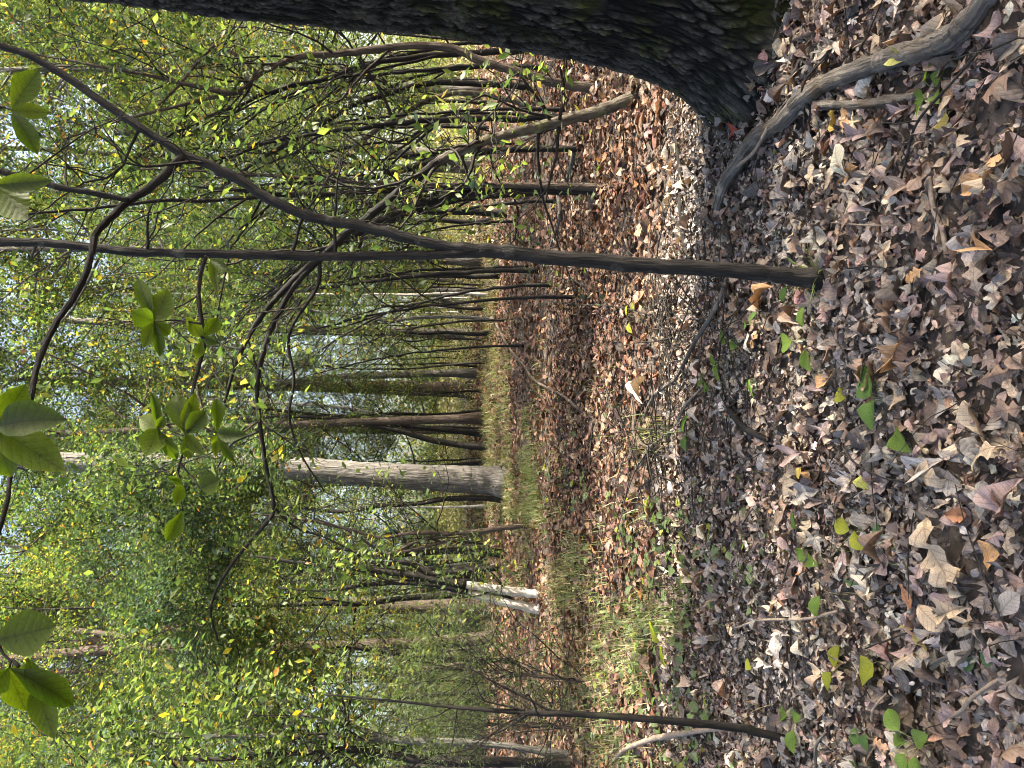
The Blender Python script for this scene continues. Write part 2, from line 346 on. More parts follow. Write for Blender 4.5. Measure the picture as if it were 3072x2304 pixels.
def branchlets(P0, d, L, r0, depth, out, ends, r):
    n = 5; pts = [np.array(P0, float)]; dd = np.array(d, float)
    for k in range(n):
        dd = dd + r.normal(0, .16, 3) + np.array([0, 0, .05]); dd /= np.linalg.norm(dd); pts.append(pts[-1] + dd*L/n)
    P = np.array(pts); out.append((P, np.linspace(r0, r0*.45, len(P)))); ends.extend([(P[-1], L), (P[-2], L), (P[-3], L)])
    if depth > 0:
        for k in range(2 + int(r.integers(0, 3))):
            i = int(r.integers(1, len(P))); nd = (P[min(i+1, n)] - P[i-1]); nd /= np.linalg.norm(nd) + 1e-9
            nd = nd + r.normal(0, .65, 3); nd /= np.linalg.norm(nd)
            branchlets(P[i], nd, L*r.uniform(.4, .7), r0*.5, depth-1, out, ends, r)
def gen_tree(seed, H, r0, base, spread, nb, nl, ls, autumn=.05, lean=.04, mix=(.3, .25, .2, .12, .08, .05), depth=2, sides=9, sig=.32):
    r = np.random.default_rng(seed); n = 14
    P = np.zeros((n, 3)); P[:, 2] = np.linspace(0, H, n); P[:, :2] = np.cumsum(r.normal(0, lean*H/n, (n, 2)), 0); P[0, :2] = 0
    P = spline(P, 26); z = P[:, 2] / H; R = r0 * (1 - .82*z) + r0*.55*np.exp(-z*H/.25)
    tb = MB(); tb.add(*tube(P, R, sides, .02, r=r))
    out, ends = [], []
    for k in range(nb):
        u = (base + (1-base)*(k + r.random())/nb); i = min(int(u*25), 24); a = k*2.4 + r.normal(0, .4)
        L = spread * (1.15 - .75*(u-base)/(1-base)) * r.uniform(.6, 1.15); el = r.uniform(.05, .75)
        branchlets(P[i], (math.cos(a)*math.cos(el), math.sin(a)*math.cos(el), math.sin(el)), L, max(R[i]*.45, .006), depth, out, ends, r)
    for (Pb, Rb) in out: tb.add(*tube(Pb, Rb, 4 if Rb[0] < .03 else 6, 0, False, r=r))
    E = np.array([e[0] for e in ends]); E = E[r.permutation(len(E))[:max(40, nl//26)]]; k = r.integers(0, len(E), nl)
    cb = MB(); leaf_cloud(cb, E[k] + r.normal(0, sig*.62, (nl, 3)) * np.array([1, 1, .6]), r.uniform(.7, 1.3, nl)*ls, leaf_cols(nl, mix, autumn, r), r=r)
    return tb.mesh('trunk', True), cb.mesh('crown')
def plant_tree(proto, name, label, cat, group, x, y, rz, s, tmat, cmat=None):
    t = thing(name, label, cat, (x, y, float(gh(x, y)) - .03), group); t.rotation_euler.z = rz; t.scale = (s, s, s)
    a = obj('trunk', proto[0], tmat, t); b = obj('crown', proto[1], cmat or M['leaf'], t); return t

TALL = [gen_tree(100+k, 24 + 2*k % 5, .13 + .02*(k % 3), .28 + .05*(k % 2), 5.2, 32, 30000, .125, autumn=.03 + .03*(k % 3), depth=2, sig=.42,
                 mix=[(.3, .25, .2, .12, .08, .05), (.2, .1, .35, .05, .25, .02), (.25, .3, .1, .25, .02, .1)][k % 3]) for k in range(6)]
for me in TALL: me[0].materials.append(None) if False else None
SAP = [gen_tree(200+k, 4.2 + .7*(k % 4), .030 + .006*(k % 3), .2, 1.5, 20, 6500, .056, autumn=.03 + .04*(k % 3), lean=.10, depth=2, sides=6, sig=.16,
                mix=[(.3, .2, .25, .08, .15, .02), (.3, .3, .15, .15, .05, .05), (.15, .1, .35, .02, .35, .02)][k % 3]) for k in range(8)]
SHADE = [gen_tree(300+k, 13 + k, .17, .38, 3.4, 26, [15000, 15000, 8500][k], .12, autumn=.04, depth=2, sig=.38) for k in range(3)]

# tall trees out to the right of the frame: their crowns shade the foreground
shade = [(7.0, .2, 0, '', 1.0), (10.5, -.5, 1, '', 1.0), (7.3, 7.3, 2, '', .62), (12.0, 9.5, 2, '', 1.0), (5.5, -3.5, 1, '', .95), (9.5, 12.8, 2, '', .95), (11.5, 16, 2, '', 1.0)]
for q, (x, y, k, _, s) in enumerate(shade):
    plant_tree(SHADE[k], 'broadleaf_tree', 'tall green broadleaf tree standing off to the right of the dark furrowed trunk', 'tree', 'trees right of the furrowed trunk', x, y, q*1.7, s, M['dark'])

USED = {}
REF = [('the straight brown pole sapling', 1000, 400), ('the grey dead trunk', 900, 332), ('the broken leaning trunk', 900, 625), ('the white-blotched trunk', 900, 718), ('the straight dark trunk', 900, 840), ('the white-barked sapling', 900, 905), ('the sunlit oak', 900, 1030), ('the spreading shrub', 900, 1160), ('the twin pale stems', 1000, 1270), ('the red-brown trunk', 900, 1308), ('the pale smooth tree', 900, 1600), ('the forked sapling', 900, 549), ('the huge furrowed trunk', 900, 60)]
def where(head, x, y, far):
    u = x / y; py = (2304 - 1152 - u*FPX) / S
    nm, _, ry = min(REF, key=lambda q: abs(q[2] - py)); side = 'on the huge-trunk side of' if py < ry - 18 else ('on the far side of' if py > ry + 18 else 'behind')
    for d in (['just', 'some way', 'a few steps'] if y < far else ['well back', 'farthest back', 'deep in the wood', 'half hidden']):
        lb = f'{head} {d} {side} {nm}'.replace('just behind', 'close behind').replace('just on', 'close on').replace('some way on', 'a little off on').replace('some way behind', 'a little way behind')
        if lb not in USED: USED[lb] = 1; return lb
    return lb
# background trees, each of its own
rb = random.Random(11); spots = []
while len(spots) < 42:
    y = rb.uniform(23, 60); x = rb.uniform(-1, 1) * (.56*y + 2)
    if all(math.hypot(x-a, y-b) > 3.6 for a, b in spots): spots.append((x, y))
for q, (x, y) in enumerate(spots):
    plant_tree(TALL[q % 6], 'woodland_tree', where('tall brown-barked tree' if q % 3 == 0 else 'tall grey-barked tree', x, y, 38), 'tree', 'tall trees in the background wood', x, y, rb.uniform(0, 6.28), rb.uniform(.8, 1.15), M['brown'] if q % 3 == 0 else M['grey'])
spots = []
while len(spots) < 46:
    y = rb.uniform(13, 40); x = rb.uniform(-1, 1) * (.55*y + 1)
    if y < 22 and -1.0 - .12*y < x < .18*y and rb.random() < .9: continue
    if y < 19 and -.05*y < x: continue
    if all(math.hypot(x-a, y-b) > 1.5 for a, b in spots): spots.append((x, y))
for q, (x, y) in enumerate(spots):
    plant_tree(SAP[q % 8], 'understory_sapling', where(['slim leafy sapling', 'bushy green sapling', 'yellow-leaved sapling'][q % 8 % 3], x, y, 27), 'sapling', 'understory saplings', x, y, rb.uniform(0, 6.28), rb.uniform(.7, 1.25), M['twig'])

MIDS = [gen_tree(600+k, 9.5 + k*.6, .075, .26, 2.5, 28, 15000, .062, autumn=.05, lean=.06, depth=2, sides=7, sig=.30, mix=[(.3, .3, .12, .2, .04, .05), (.25, .3, .05, .3, .0, .15), (.3, .25, .2, .1, .12, .03)][k]) for k in range(3)]
for q, (x, y) in enumerate([(6.4, 12.2), (8.6, 13.2), (9.6, 10.6), (6.7, 6.7), (2.8, 19.0), (-4.2, 14.6), (-1.0, 27), (4.6, 20.8), (7.6, 22), (10.5, 19), (-6.3, 12), (-8, 15.5), (-4.6, 18.5), (1.6, 23), (-8.6, 20.5), (-2.6, 24.5), (4.6, 25), (9.5, 25), (-6, 25.5)]):
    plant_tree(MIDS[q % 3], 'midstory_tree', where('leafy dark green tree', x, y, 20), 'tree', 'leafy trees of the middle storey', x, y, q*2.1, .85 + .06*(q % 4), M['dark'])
# arching dark saplings in the thicket by the huge trunk, and pale poles far back
def gen_arch(seed):
    r = np.random.default_rng(seed); H = r.uniform(4.6, 6.2); bend = r.uniform(.5, 2.4); kx = r.normal(0, .12, 12); u = np.linspace(0, 1, 12)
    P = np.stack([-bend*u**2.2 + np.cumsum(kx)*.25*u, np.cumsum(r.normal(0, .1, 12))*.3*u + r.normal(0, .5)*u**2, H*(u - .12*u**3)], -1); P = spline(P, 40); P[4:] += r.normal(0, .006, (36, 3)); z = np.linspace(0, 1, 40)
    R = r.uniform(.024, .040)*(1 - .8*z)*(1 + .05*r.normal(0, 1, 40)) + .012*np.exp(-z*25); tb = MB(); tb.add(*tube(P, R, 7, .03, r=r)); out, ends = [], []
    for k in range(9):
        i = int(r.integers(12, 38)); d = np.array([r.normal(-.3, .5), r.normal(0, .5), r.uniform(.3, 1)]); d /= np.linalg.norm(d); branchlets(P[i], d, r.uniform(.6, 1.7), R[i]*.6, 1, out, ends, r)
    for Pb, Rb in out: tb.add(*tube(Pb, Rb, 4, 0, False, r=r))
    E = np.array([e[0] for e in ends]); k = r.integers(0, len(E), 420); cb = MB(); leaf_cloud(cb, E[k] + r.normal(0, .13, (420, 3)), r.uniform(.04, .085, 420), leaf_cols(420, r=r), r=r)
    return tb.mesh('trunk', True), cb.mesh('crown')
ARCH = [gen_arch(400+k) for k in range(7)]
for q, (x, y) in enumerate([(2.1, 8.0), (3.3, 8.8), (1.3, 9.6), (2.8, 10.5), (4.4, 10.2), (3.9, 12.2), (2.0, 12.6), (5.4, 12.5), (.7, 13.5), (3.2, 14.5), (5.0, 15.3), (1.4, 16.2), (1.9, 7.0), (2.7, 7.4), (3.6, 7.9), (1.0, 8.4), (2.3, 9.2), (4.2, 9.0), (3.0, 11.4), (1.7, 11.0)]):
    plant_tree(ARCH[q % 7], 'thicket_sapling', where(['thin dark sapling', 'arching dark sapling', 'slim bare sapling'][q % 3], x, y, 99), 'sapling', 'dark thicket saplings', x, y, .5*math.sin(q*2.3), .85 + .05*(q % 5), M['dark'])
POLE = [gen_tree(500+k, 11, .045, .55, 1.4, 14, 2600, .09, autumn=.1, lean=.05, depth=1, sides=6, sig=.3) for k in range(3)]
spots = []
while len(spots) < 64:
    y = rb.uniform(23, 52); x = rb.uniform(-.52, .52)*y
    if all(math.hypot(x-a, y-b) > 1.0 for a, b in spots): spots.append((x, y))
for q, (x, y) in enumerate(spots):
    plant_tree(POLE[q % 3], 'pole_sapling', where('thin pale pole' if q % 2 else 'thin dark pole', x, y, 35), 'tree', 'thin pale poles', x, y, rb.uniform(0, 6.28), rb.uniform(.7, 1.2), M['pale'] if q % 2 else M['twig'])

# far woodland that reads as one mass
r = np.random.default_rng(5); n = 260000
y = r.uniform(48, 85, n); x = r.uniform(-1, 1, n)*(.62*y + 5); z = np.where(r.random(n) < .35, np.abs(r.normal(0, 1, n))*3.2, r.uniform(0, 1, n)**1.3 * 30)
keep = vnoise(np.stack([x*.22, y*.22, z*.25], -1)) > .25 + .006*z.clip(0, 14)
P = np.stack([x, y, z], -1)[keep]; fb = MB(); c = leaf_cols(len(P), (.35, .25, .2, .12, .08, .02), .07, r); low = P[:, 2] < 2.0
c = c*1.15 + np.array([.035, .03, .03]); c[low] = c[low]*.4 + np.array([.42, .34, .22])*.6  # far leaves lightened to paint in the bright distance; low ones turn straw
leaf_cloud(fb, P, r.uniform(.2, .42, len(P)), c, r=r)
tag(obj('distant_woodland', fb.mesh('distant_woodland'), M['leaf']), 'far mass of sunlit yellow-green woodland foliage', 'woodland', kind='stuff')
# dry brush and low shrubs at the foot of the wood
n = 60000; y = r.uniform(29, 56, n); x = r.uniform(-1, 1, n)*(.58*y + 2); P = np.stack([x, y, np.zeros(n)], -1)
keep = vnoise(np.stack([x*.5, y*.5, x*0], -1)) > .5; P = P[keep]; P[:, 2] = np.abs(r.normal(0, .5, len(P))) + .05
c = leaf_cols(len(P), (.35, .25, .25, .05, .1, .02), .05, r); dry = r.random(len(P)) < .45; c[dry] = np.array([.46, .385, .29])*r.uniform(.6, 1.2, (dry.sum(), 1))
fb = MB(); leaf_cloud(fb, P, r.uniform(.07, .2, len(P)), c, bias=.2, wl=.3, r=r)
tag(obj('undergrowth', fb.mesh('undergrowth'), M['leaf']), 'straw-coloured and green low brush at the foot of the wood', 'undergrowth', kind='stuff')

# ------------------------------------------------------------------ traced trees
def stem_pts(tr, Y0, drift=0.0, base=None):
    out, R = [], []
    m = len(tr)
    for k, q in enumerate(tr):
        Y = Y0 + (q[3] if len(q) > 3 else drift*k/(m-1)); p = pt(q[0], q[1], Y); out.append(p[:]); R.append(rad(q[2], Y))
    if base is not None: out[0] = base[:]
    return np.array(out), np.array(R)
def resamp(P, R, n): return spline(P, n), np.interp(np.linspace(0, 1, n), np.linspace(0, 1, len(R)), R)
def twigs(P, n, L, r, lo=.25, rr0=.35, R=None):
    out, ends = [], []
    for k in range(n):
        i = int((lo + (1-lo)*r.random())*(len(P)-2)) + 1; t = P[i] - P[i-1]; t /= np.linalg.norm(t) + 1e-9
        d = t*.5 + r.normal(0, .7, 3) + np.array([0, 0, .15]); d /= np.linalg.norm(d)
        branchlets(P[i], d, L*r.uniform(.5, 1.2), min(.015, R[i]*(rr0+.08)), 2, out, ends, r)
    return out, ends
def spray(t, o, blobs, r, ls, mix, autumn, cc=None):
    cb = MB(); tb = MB()
    for (x, y, Y, rd, n) in blobs:
        c = np.array(pt(x, y, Y)); sg = rad(rd, Y)*1.1; out, ends = [], []
        for k in range(6): branchlets(c + r.normal(0, sg*.4, 3), r.normal(0, 1, 3)*np.array([1, 1, .4]), sg*1.5, .008, 1, out, ends, r)
        for Pb, Rb in out: tb.add(*tube(Pb, Rb, 4, 0, False, r=r))
        E = np.array([e[0] for e in ends]); k = r.integers(0, len(E), n); leaf_cloud(cb, E[k] + r.normal(0, sg*.3, (n, 3)), r.uniform(.7, 1.3, n)*ls, leaf_cols(n, mix, autumn, r) if cc is None else np.array(cc)*r.uniform(.6, 1.4, (n, 1)), r=r)
    obj('leafy_spray', cb.mesh('leafy_spray', False, o), M['leaf'], t); obj('twig_spray', tb.mesh('twig_spray', True, o), M['twig'], t)['kind'] = 'stuff'
def traced(name, label, cat, tr, mat, branches=(), drift=0.0, ntw=8, twl=.9, nl=800, ls=.075, wl=.5, seed=1, group=None, flare=1.35, sides=10, autumn=.025, lo=.35, Y=None, top=None, mix=(.3, .25, .2, .12, .08, .05), sig=.14, cc=None, blobs=None, ls2=None, cc2=None):
    r = np.random.default_rng(seed); b = g(tr[0][0], tr[0][1]); Y0 = Y or b.y
    P, R = stem_pts(tr, Y0, drift)
    if mat is M['dark']: R = R*1.3; nl = int(nl*.6); lo = max(lo, .5)
    if top:                                            # the stem goes on above the frame
        d = P[-1] - P[-2]; d /= np.linalg.norm(d); d = d*.5 + np.array([0, 0, .5]); P = np.vstack([P, P[-1] + d*top*.5, P[-1] + d*top + np.array([0, 0, top*.2])]); R = np.append(R, [R[-1]*.7, R[-1]*.3])
    P[0] = P[0] if Y else np.array(b); P = np.vstack([P[0] + np.array([0, 0, -.12]), P]); R = np.insert(R, 0, R[0]*1.1); R[:2] *= flare
    Ps, Rs = resamp(P, R, max(24, len(P)*6)); o = Vector(P[1]); kn = np.interp(np.arange(len(Rs)), np.arange(0, len(Rs)+4, 2.5), r.normal(0, 1, len(np.arange(0, len(Rs)+4, 2.5)))); ka = .045 if Rs.max() < .09 else .015; Rs = Rs*(1 + ka*np.clip(kn, -1, 2)); Ps[3:] += r.normal(0, ka*1.4, (len(Ps)-3, 3))*Rs[3:, None]
    BASES.append((o.x, o.y, Rs[1]*flare)); t = thing(name, label, cat, o, group); m_ = MB(); m_.add(*tube(Ps, Rs, sides, .025, r=r)); obj('trunk', m_.mesh('trunk', True, o), mat, t)
    allp = [(Ps, Rs)]
    for br in branches:
        dr = br.get('drift', 0); tr2 = br['pts']; i0 = br.get('Y')
        if i0 is None:                                 # start at the stem where it crosses the picture point
            q = min(range(len(Ps)), key=lambda k: (pt(tr2[0][0], tr2[0][1], Ps[k][1]) - Vector(Ps[k])).length); i0 = Ps[q][1]
        Pb, Rb = stem_pts(tr2, i0, dr); Pb, Rb = resamp(Pb, Rb, max(16, len(Pb)*6)); Rb = Rb*(1 + .05*np.clip(r.normal(0, 1, len(Rb)), -1, 1.6)); Pb[2:] += r.normal(0, .07, (len(Pb)-2, 3))*Rb[2:, None]; bb = MB(); bb.add(*tube(Pb, Rb, 8, .03, r=r)); obj('branch', bb.mesh('branch', True, o), br.get('mat', mat), t); allp.append((Pb, Rb))
    ends = []
    if ntw:
        tb = MB()
        for k, (Pq, Rq) in enumerate(allp):
            out, e = twigs(Pq, ntw if k == 0 else max(2, ntw//2), twl, r, lo if k == 0 else .15, R=Rq); ends += e
            for Pb, Rb in out: tb.add(*tube(Pb, Rb, 4, 0, False, r=r))
        obj('twig_spray', tb.mesh('twig_spray', True, o), M['twig'], t)['kind'] = 'stuff'
    if nl:
        E = np.array([e[0] for e in ends]); k = r.integers(0, len(E), nl); cb = MB()
        leaf_cloud(cb, E[k] + r.normal(0, sig, (nl, 3)), r.uniform(.7, 1.3, nl)*ls, leaf_cols(nl, mix, autumn, r) if cc is None else np.array(cc)*r.uniform(.7, 1.25, (nl, 1)), wl=wl, r=r); obj('crown', cb.mesh('crown', False, o), M['leaf'], t)
    if blobs: spray(t, o, blobs, r, ls2 or ls, mix, autumn, cc2)
    return t, allp

# big furrowed trunk at the picture's top edge
def big_trunk():
    zs = np.concatenate([np.linspace(-.15, 3.3, 450), np.linspace(3.35, 11, 36)]); th = np.concatenate([np.linspace(2.1, 5.4, 390, endpoint=False), np.linspace(5.4, 2.1+2*math.pi, 80, endpoint=False)])
    Z, TH = np.meshgrid(zs, th, indexing='ij')
    cx = BIGC[0] + .0375*Z.clip(0, 4) + .03*(Z-4).clip(0, 20); cy = BIGC[1] + .01*Z
    R = .40 - .016*Z.clip(0, 20) + .12*np.exp(-(Z.clip(0, 9)/.30)) + .06*np.exp(-(Z.clip(0, 9)/.9)) + .10*np.exp(-(Z.clip(0, 9)/.5))
    root = sum(a*np.exp(-((np.angle(np.exp(1j*(TH-b))))/w_)**2) for a, b, w_ in ((.09, 3.35, .4), (.08, 4.6, .4), (.13, 2.3, .4), (.14, .6, .5), (.12, 5.6, .4)))
    R = R + root*np.exp(-Z.clip(0, 9)/.25)
    hol = np.exp(-(((np.angle(np.exp(1j*(TH-4.02))))*.55/.13)**2 + ((Z-.10)/.15)**2)); R = R - .13*hol
    C = np.stack([np.cos(TH)*.42, np.sin(TH)*.42, Z], -1).reshape(-1, 3)
    wp = np.stack([vnoise(C*4+k*17) for k in range(3)], -1) - .5
    q = C + wp*np.array([.07, .07, .12]); F1, F2 = worley(q*np.array([40, 40, 7.0])); e1 = np.clip((F2-F1-.05)/.28, 0, 1)
    f1, f2 = worley(q*np.array([75, 75, 26])+4); e2 = np.clip((f2-f1-.03)/.3, 0, 1); n1 = vnoise(q*np.array([20, 20, 2.2])); f1_ = np.exp(-((n1-.5)/.07)**2)
    ridge = e1*(.55+.45*e2)*(1-.85*f1_); fine = vnoise(C*np.array([140, 140, 70])); big = vnoise(C*np.array([6, 6, 2.0]))
    disp = (.026*ridge**.7 + .006*fine + .022*(big-.5)).reshape(Z.shape) - .016
    RR = R + disp; V = np.stack([cx + np.cos(TH)*RR, cy + np.sin(TH)*RR, Z + 0*RR], -1).reshape(-1, 3)
    n, m = Z.shape; i = np.arange(n-1)[:, None]*m; j = np.arange(m)[None]; k = (j+1) % m
    Q = np.stack([i+j, i+k, i+m+k, i+m+j], -1).reshape(-1, 4)
    col = (.05 + 1.5*ridge**1.3*(.35 + 1.1*fine))[:, None]*np.array([1, 1, 1.]); 
    mossn = vnoise(C*np.array([5, 5, 2.2])+5); mz = np.clip((mossn-.55)*4, 0, 1)*np.exp(-((C[:, 2]-.5)/.9)**2); hm = hol.ravel()
    mz = np.maximum(mz*.8, np.clip(hm*1.5, 0, 1)); col = col*(1-mz[:, None]) + mz[:, None]*np.array([.40, .44, .10])
    lich = np.clip((vnoise(C*np.array([9, 9, 5])+31)-.66)*6, 0, 1)[:, None]; col = col*(1-lich*.6) + lich*.6*np.array([1.7, 1.7, 1.5])
    return V, Q, col, C
V, Q, C_, X_ = big_trunk()
t = thing('oak_tree', 'huge dark tree trunk with deeply furrowed bark and mossy flared base, nearest of all', 'tree', (BIGC[0], BIGC[1], 0))
V = V - np.array([BIGC[0], BIGC[1], 0]); obj('trunk', mesh('trunk', V, Q, None, C_, True, X_), M['oak'], t)
r = np.random.default_rng(77); out, ends = [], []
for k in range(16):
    a = k*2.4; z = 5.2 + k*.38; branchlets((.3+.05*z, 0, z), (math.cos(a)*.85, math.sin(a)*.85, .4), 2.6 - k*.06, .08, 2, out, ends, r)
tb = MB()
for Pb, Rb in out: tb.add(*tube(Pb, Rb, 6, 0, False, r=r))
tag(obj('limb_framework', tb.mesh('limb_framework', True), M['dark'], t), kind='stuff')
E = np.array([e[0] for e in ends]); k = r.integers(0, len(E), 6000); cb = MB(); leaf_cloud(cb, E[k] + r.normal(0, .3, (6000, 3)), r.uniform(.09, .15, 6000), leaf_cols(6000, r=r), r=r)
obj('crown', cb.mesh('crown'), M['leaf'], t)

# slender forked sapling in front
SB = g(1785, 602); SLIM = .88
A = [(1785, 602, 46), (1700, 595, 43), (1600, 585, 41), (1400, 573, 38), (1200, 557, 36), (1100, 545, 36), (1040, 542, 35), (960, 549, 24), (860, 552, 22), (700, 554, 22), (560, 551, 22), (440, 548, 21), (300, 545, 20), (200, 535, 20), (100, 525, 20), (0, 522, 20), (-120, 520, 18)]
Bp = [(1045, 541, 30), (950, 530, 27), (850, 505, 27), (760, 485, 26), (680, 470, 25), (600, 440, 25), (520, 390, 24), (460, 360, 23), (400, 335, 22), (340, 298, 20), (250, 240, 19), (150, 170, 18), (60, 118, 17), (0, 98, 17), (-120, 40, 15)]
Cp = [(395, 338, 18), (330, 400, 18), (275, 435, 16), (240, 470, 15), (207, 505, 14), (200, 540, 13), (185, 590, 13), (160, 640, 13), (120, 700, 12), (85, 775, 12), (72, 830, 11), (60, 900, 11), (40, 970, 10), (22, 1030, 9), (14, 1090, 9), (-15, 1200, 8), (-20, 1300, 7), (0, 1400, 6), (40, 1440, 5)]
Dp = [(278, 433, 11), (190, 415, 13), (130, 405, 13), (60, 385, 12), (0, 370, 11), (-100, 340, 10)]
Ep = [(445, 553, 9), (432, 600, 9), (430, 650, 9), (440, 740, 9), (430, 790, 8), (415, 850, 7), (410, 920, 6), (395, 980, 5), (385, 1010, 4)]
sapling, allp = traced('forked_sapling', 'slender forked grey sapling with broad green leaves, tallest thing in the open foreground', 'sapling', [(a_, b_, c_*SLIM) for a_, b_, c_ in A], M['sap'],
    branches=[dict(pts=[(a_, b_, c_*SLIM) for a_, b_, c_ in Bp], drift=-.1), dict(pts=Cp, drift=-.55, Y=SB.y - .06), dict(pts=Dp, drift=-.1, Y=SB.y - .16), dict(pts=Ep, drift=-.25)], ntw=5, twl=.3, lo=.55, nl=0, sides=14, flare=1.45, seed=4)
def bigleaf_mesh(k, f=None):
    V, Q = strip_leaf((lambda h_: (lambda u: h_(u)))(f) if f else (lambda w_, q_: (lambda u: w_(u)*q_[int(u*9.99)]))([obovw, ovw, obovw][k % 3], [random.Random(k*31+j).uniform(.88, 1.07) for j in range(10)]), 9, [.12, -.1, .2][k % 3], [.25, .1, .35][k % 3], [.3, -.4, .1][k % 3], .012, k)
    return V, Q
LEAFM = []
for k in range(6):
    V, Q = bigleaf_mesh(k); X_ = V*np.array([1, 1, 0]); c = np.array([(.085, .120, .012), (.11, .145, .014), (.07, .105, .014)][k % 3]); cc = np.tile(c, (len(V), 1)); cc[1::3] *= .62
    me = mesh('leaf', V, Q, None, cc, True, X_); me.materials.append(M['bigleaf']); LEAFM.append(me)
def place_leaf(base, tip, wd, parent, k, Ls=None, twist=0.0, me=None):
    d = tip - base; L = d.length; d.normalize(); view = (Vector((0, 0, EYE)) - base).normalized(); s = d.cross(view).normalized(); n = s.cross(d); 
    rot = Matrix.Rotation(twist, 3, d); s = rot @ s; n = rot @ n
    me = me or LEAFM[k % 6]; base_w = .6 if Ls is None else Ls
    ws = wd / base_w
    mat = Matrix(((d.x*L, s.x*ws, n.x*L, base.x), (d.y*L, s.y*ws, n.y*L, base.y), (d.z*L, s.z*ws, n.z*L, base.z), (0, 0, 0, 1)))
    o = obj('leaf', me, None, parent); o.matrix_world = mat if parent is None else mat
    if parent is not None: o.matrix_parent_inverse = Matrix.Translation(-parent.location)
    return o
CL = [  # cluster centre (x,y,depth from sapling), leaves (tip x,y,width)
 ((25, 238, -.5), [(86, 150, 50), (112, 243, 28), (82, 335, 40)], (0, 232)),
 ((-10, 400, -.35), [(115, 390, 42), (60, 475, 62)], (0, 370)),
 ((-8, 922, -.75), [(145, 906, 78), (55, 830, 60), (142, 1018, 66), (25, 1030, 55)], (58, 905)),
 ((-12, 1385, -.9), [(122, 1352, 96)], (0, 1400)),
 ((20, 1442, -.9), [(56, 1535, 52), (158, 1524, 60), (-30, 1500, 50)], (40, 1440)),
 ((74, 1483, -.85), [(118, 1598, 42), (60, 1420, 30)], (40, 1440)),
 ((333, 695, -.2), [(298, 602, 34), (362, 625, 46), (284, 672, 46), (366, 724, 30), (310, 752, 27), (345, 770, 24)], (436, 700)),
 ((436, 728, -.15), [(472, 688, 34), (403, 684, 24), (470, 740, 22), (425, 775, 22)], (438, 730)),
 ((340, 926, -.25), [(300, 900, 36), (328, 848, 20), (356, 898, 22), (316, 986, 42), (384, 992, 28)], (410, 920)),
 ((400, 938, -.25), [(378, 852, 46), (422, 846, 30), (446, 888, 42), (412, 990, 27), (440, 985, 20)], (408, 930)),
 ((467, 935, -.25), [(534, 938, 32), (467, 860, 28), (466, 986, 18), (508, 1000, 18)], (410, 920)),
 ((432, 1055, -.25), [(476, 1034, 48)], (390, 1000)),
 ((392, 1046, -.25), [(380, 1092, 22), (360, 1030, 16)], (388, 1005)),
 ((395, 1104, -.25), [(358, 1170, 36)], (386, 1008)),
 ((455, 560, -.1), [(470, 640, 14), (500, 590, 20)], (445, 555)),
]
kk = 0
for (cx, cy, dz), lv, (sx, sy) in CL:
    Y = SB.y + dz; c = pt(cx, cy, Y); s = pt(sx, sy, Y - .01 if abs(sx-cx) + abs(sy-cy) < 60 else SB.y - .18)
    bb = MB(); Pm = spline(np.array([s[:], ((s+c)/2 + Vector((.01, .02, .015)))[:], c[:]]), 8); bb.add(*tube(Pm, np.linspace(.004, .0022, 8), 5, 0)); obj('twig', bb.mesh('twig', True, sapling.location), M['twig'], sapling)
    for (x, y, wd) in lv:
        b = c; tp = pt(x, y, Y + random.uniform(-.06, .06)); place_leaf(b, tp, rad(wd*2, Y), sapling, kk, twist=random.uniform(-.35, .35)); kk += 1
# moss and grass tuft at its foot
def tuft(name, label, x, y, n, L, seed, cat='grass'):
    r = np.random.default_rng(seed); b = g(x, y, .03); t = thing(name, label, cat, b)
    for k in range(n):
        a = r.uniform(0, 6.28); l = L*r.uniform(.5, 1.1); h = r.uniform(.4, 1.0); s = np.linspace(0, 1, 6)[:, None]
        Pc = np.array([math.cos(a), math.sin(a), 0])*s*l*.7 + np.array([0, 0, 1.])*(h*l*(s - .55*s*s)); d = np.array([-math.sin(a), math.cos(a), 0])*.006
        wv = (1 - s*.95); V = np.stack([Pc - d*wv, Pc + d*wv], 1).reshape(-1, 3); i = np.arange(5)*2
        c = np.array([.16, .20, .06]) * r.uniform(.7, 1.4); obj('blade', mesh('blade', V, np.stack([i, i+1, i+3, i+2], -1), None, np.tile(c, (12, 1)), True), M['grass'], t)
    return t
tuft('grass_tuft', 'small tuft of long green grass at the foot of the forked sapling', 1790, 592, 16, .22, 1)

